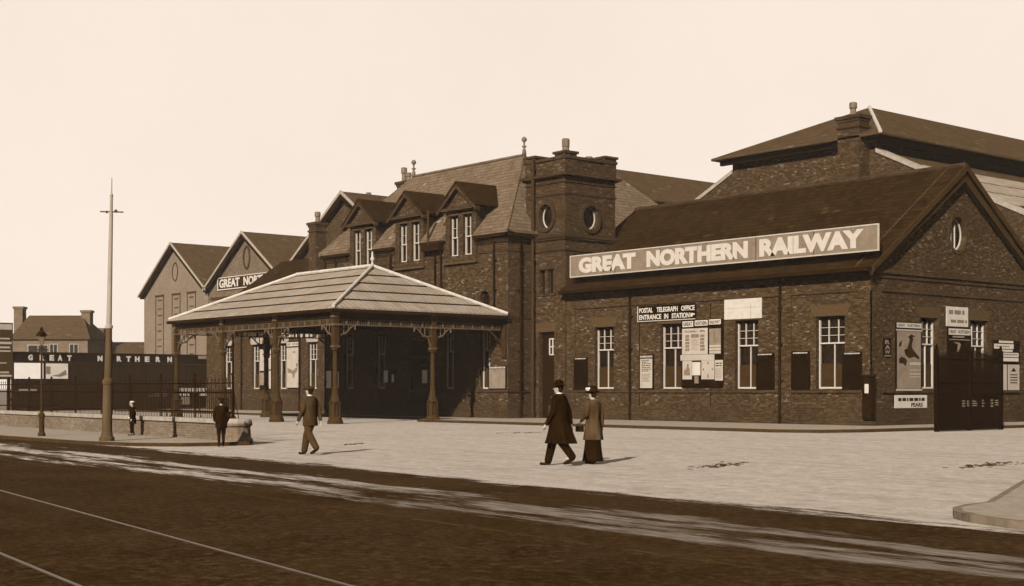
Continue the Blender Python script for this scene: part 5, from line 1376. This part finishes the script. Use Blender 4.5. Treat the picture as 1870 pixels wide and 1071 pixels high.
    top = hc.z+.05
    if kind == 'overcoat':
        m = MB(); m.lathe(S(0, hc.y-.01, top-.01), [(.15*s, 0), (.155*s, .012*s), (.15*s, .02*s), (.1*s, .012*s), (.1*s, .06*s), (.095*s, .1*s), (.07*s, .13*s), (.03*s, .143*s), (0, .145*s)], 20); m.build('bowler_hat', M['cloth_dark'], o, local=True, smooth=True)
    if kind in ('cap', 'boy'):
        m = MB(); m.ell(S(0, hc.y-.01, top+.02), .13*s, .145*s, .045*s); m.ell(S(0, hc.y-.0, top), .1*s, .115*s, .05*s); m.build('cap', M['cloth_grey'] if kind == 'cap' else M['cloth_dark'], o, local=True, smooth=True)
        m = MB(); m.ell(S(0, hc.y+.12, top-.005), .075*s, .06*s, .012*s); m.build('cap_peak', M['cloth_dark'], o, local=True, smooth=True)
    if kind == 'child':
        m = MB(); m.ell(S(0, hc.y-.01, top+.035), .125*s, .13*s, .06*s); m.build('cap', M['linen'], o, local=True, smooth=True)
        m = MB(); m.ell(S(-.12, .17, .92), .05*s, .05*s, .04*s); m.ell(S(.06, .19, .92), .06*s, .03*s, .04*s); m.build('apron_cuffs', M['linen'], o, local=True, smooth=True)
    if kind == 'woman':
        m = MB(); m.lathe(S(0, hc.y-.01, top-.015), [(.155*s, 0), (.165*s, .015*s), (.15*s, .03*s), (.115*s, .03*s), (.115*s, .1*s), (.09*s, .15*s), (.04*s, .16*s), (0, .16*s)], 20); m.build('hat', M['cloth_dark'], o, local=True, smooth=True)
        m = MB()
        for k in range(6): m.ell(S(-.08+random.uniform(-.02, .02), hc.y+.1-.02*k, top+.05+random.uniform(-.01, .03)), .035*s, .04*s, .03*s, 8)
        m.build('hat_trimming', M['linen'], o, local=True, smooth=True)
    for sd, (hip, kn, an) in legs.items():
        m = MB(); tilt = 0 if an.z < .1 else -.06
        m.capsule(S(an.x, an.y-.03, an.z-.03), S(an.x, an.y+.09, an.z-.045+tilt), .042*s, .038*s); m.capsule(S(an.x, an.y+.06, an.z-.045+tilt*.7), S(an.x, an.y+.16, max(.03, an.z-.05+tilt*1.3)), .04*s, .033*s); m.capsule(S(*an), S(an.x, an.y, an.z+.05), .045*s, .045*s)
        m.build('shoe', M['leather'], o, local=True, remesh=.009)
    return o
def foot(px, py, z=0): x, y = gp(px, py, z); return (x, y, z+.004)
person(foot(1022, 851), (-.9, .45), 1.73, 'man in a long dark overcoat and bowler hat walking away beside the woman', 'overcoat')
person(foot(1083, 848), (-.70, .7), 1.60, 'woman in a tweed coat and dark trimmed hat carrying a handbag', 'woman')
person(foot(566, 831), (-.82, .57), 1.66, 'man in a flat cap and grey jacket striding across the forecourt', 'cap')
person(foot(404, 816), (-.25, .97), 1.33, 'boy in dark cap and jacket by the stone pillar, hands in front', 'boy')
person(foot(242, 796, .1), (-.7, -.2), 1.08, 'small child in white cap and wide white collar by the street wall', 'child')

# ------------------------------------------------------------------ thin town haze that pales the far gables
m = MB(); m.box(-260, 60, -60, 190, -2.0, 22.0)
hz = m.build('haze', bpy.data.materials.new('haze')); hz['kind'] = 'stuff'
hm = hz.data.materials[0]; hm.use_nodes = True; ht = hm.node_tree; ht.nodes.clear()
ho = ht.nodes.new('ShaderNodeOutputMaterial'); hv = ht.nodes.new('ShaderNodeVolumePrincipled')
hv.inputs['Color'].default_value = (1, .84, .68, 1); hv.inputs['Density'].default_value = .00012; hv.inputs['Anisotropy'].default_value = 0
ht.links.new(hv.outputs[0], ho.inputs['Volume'])
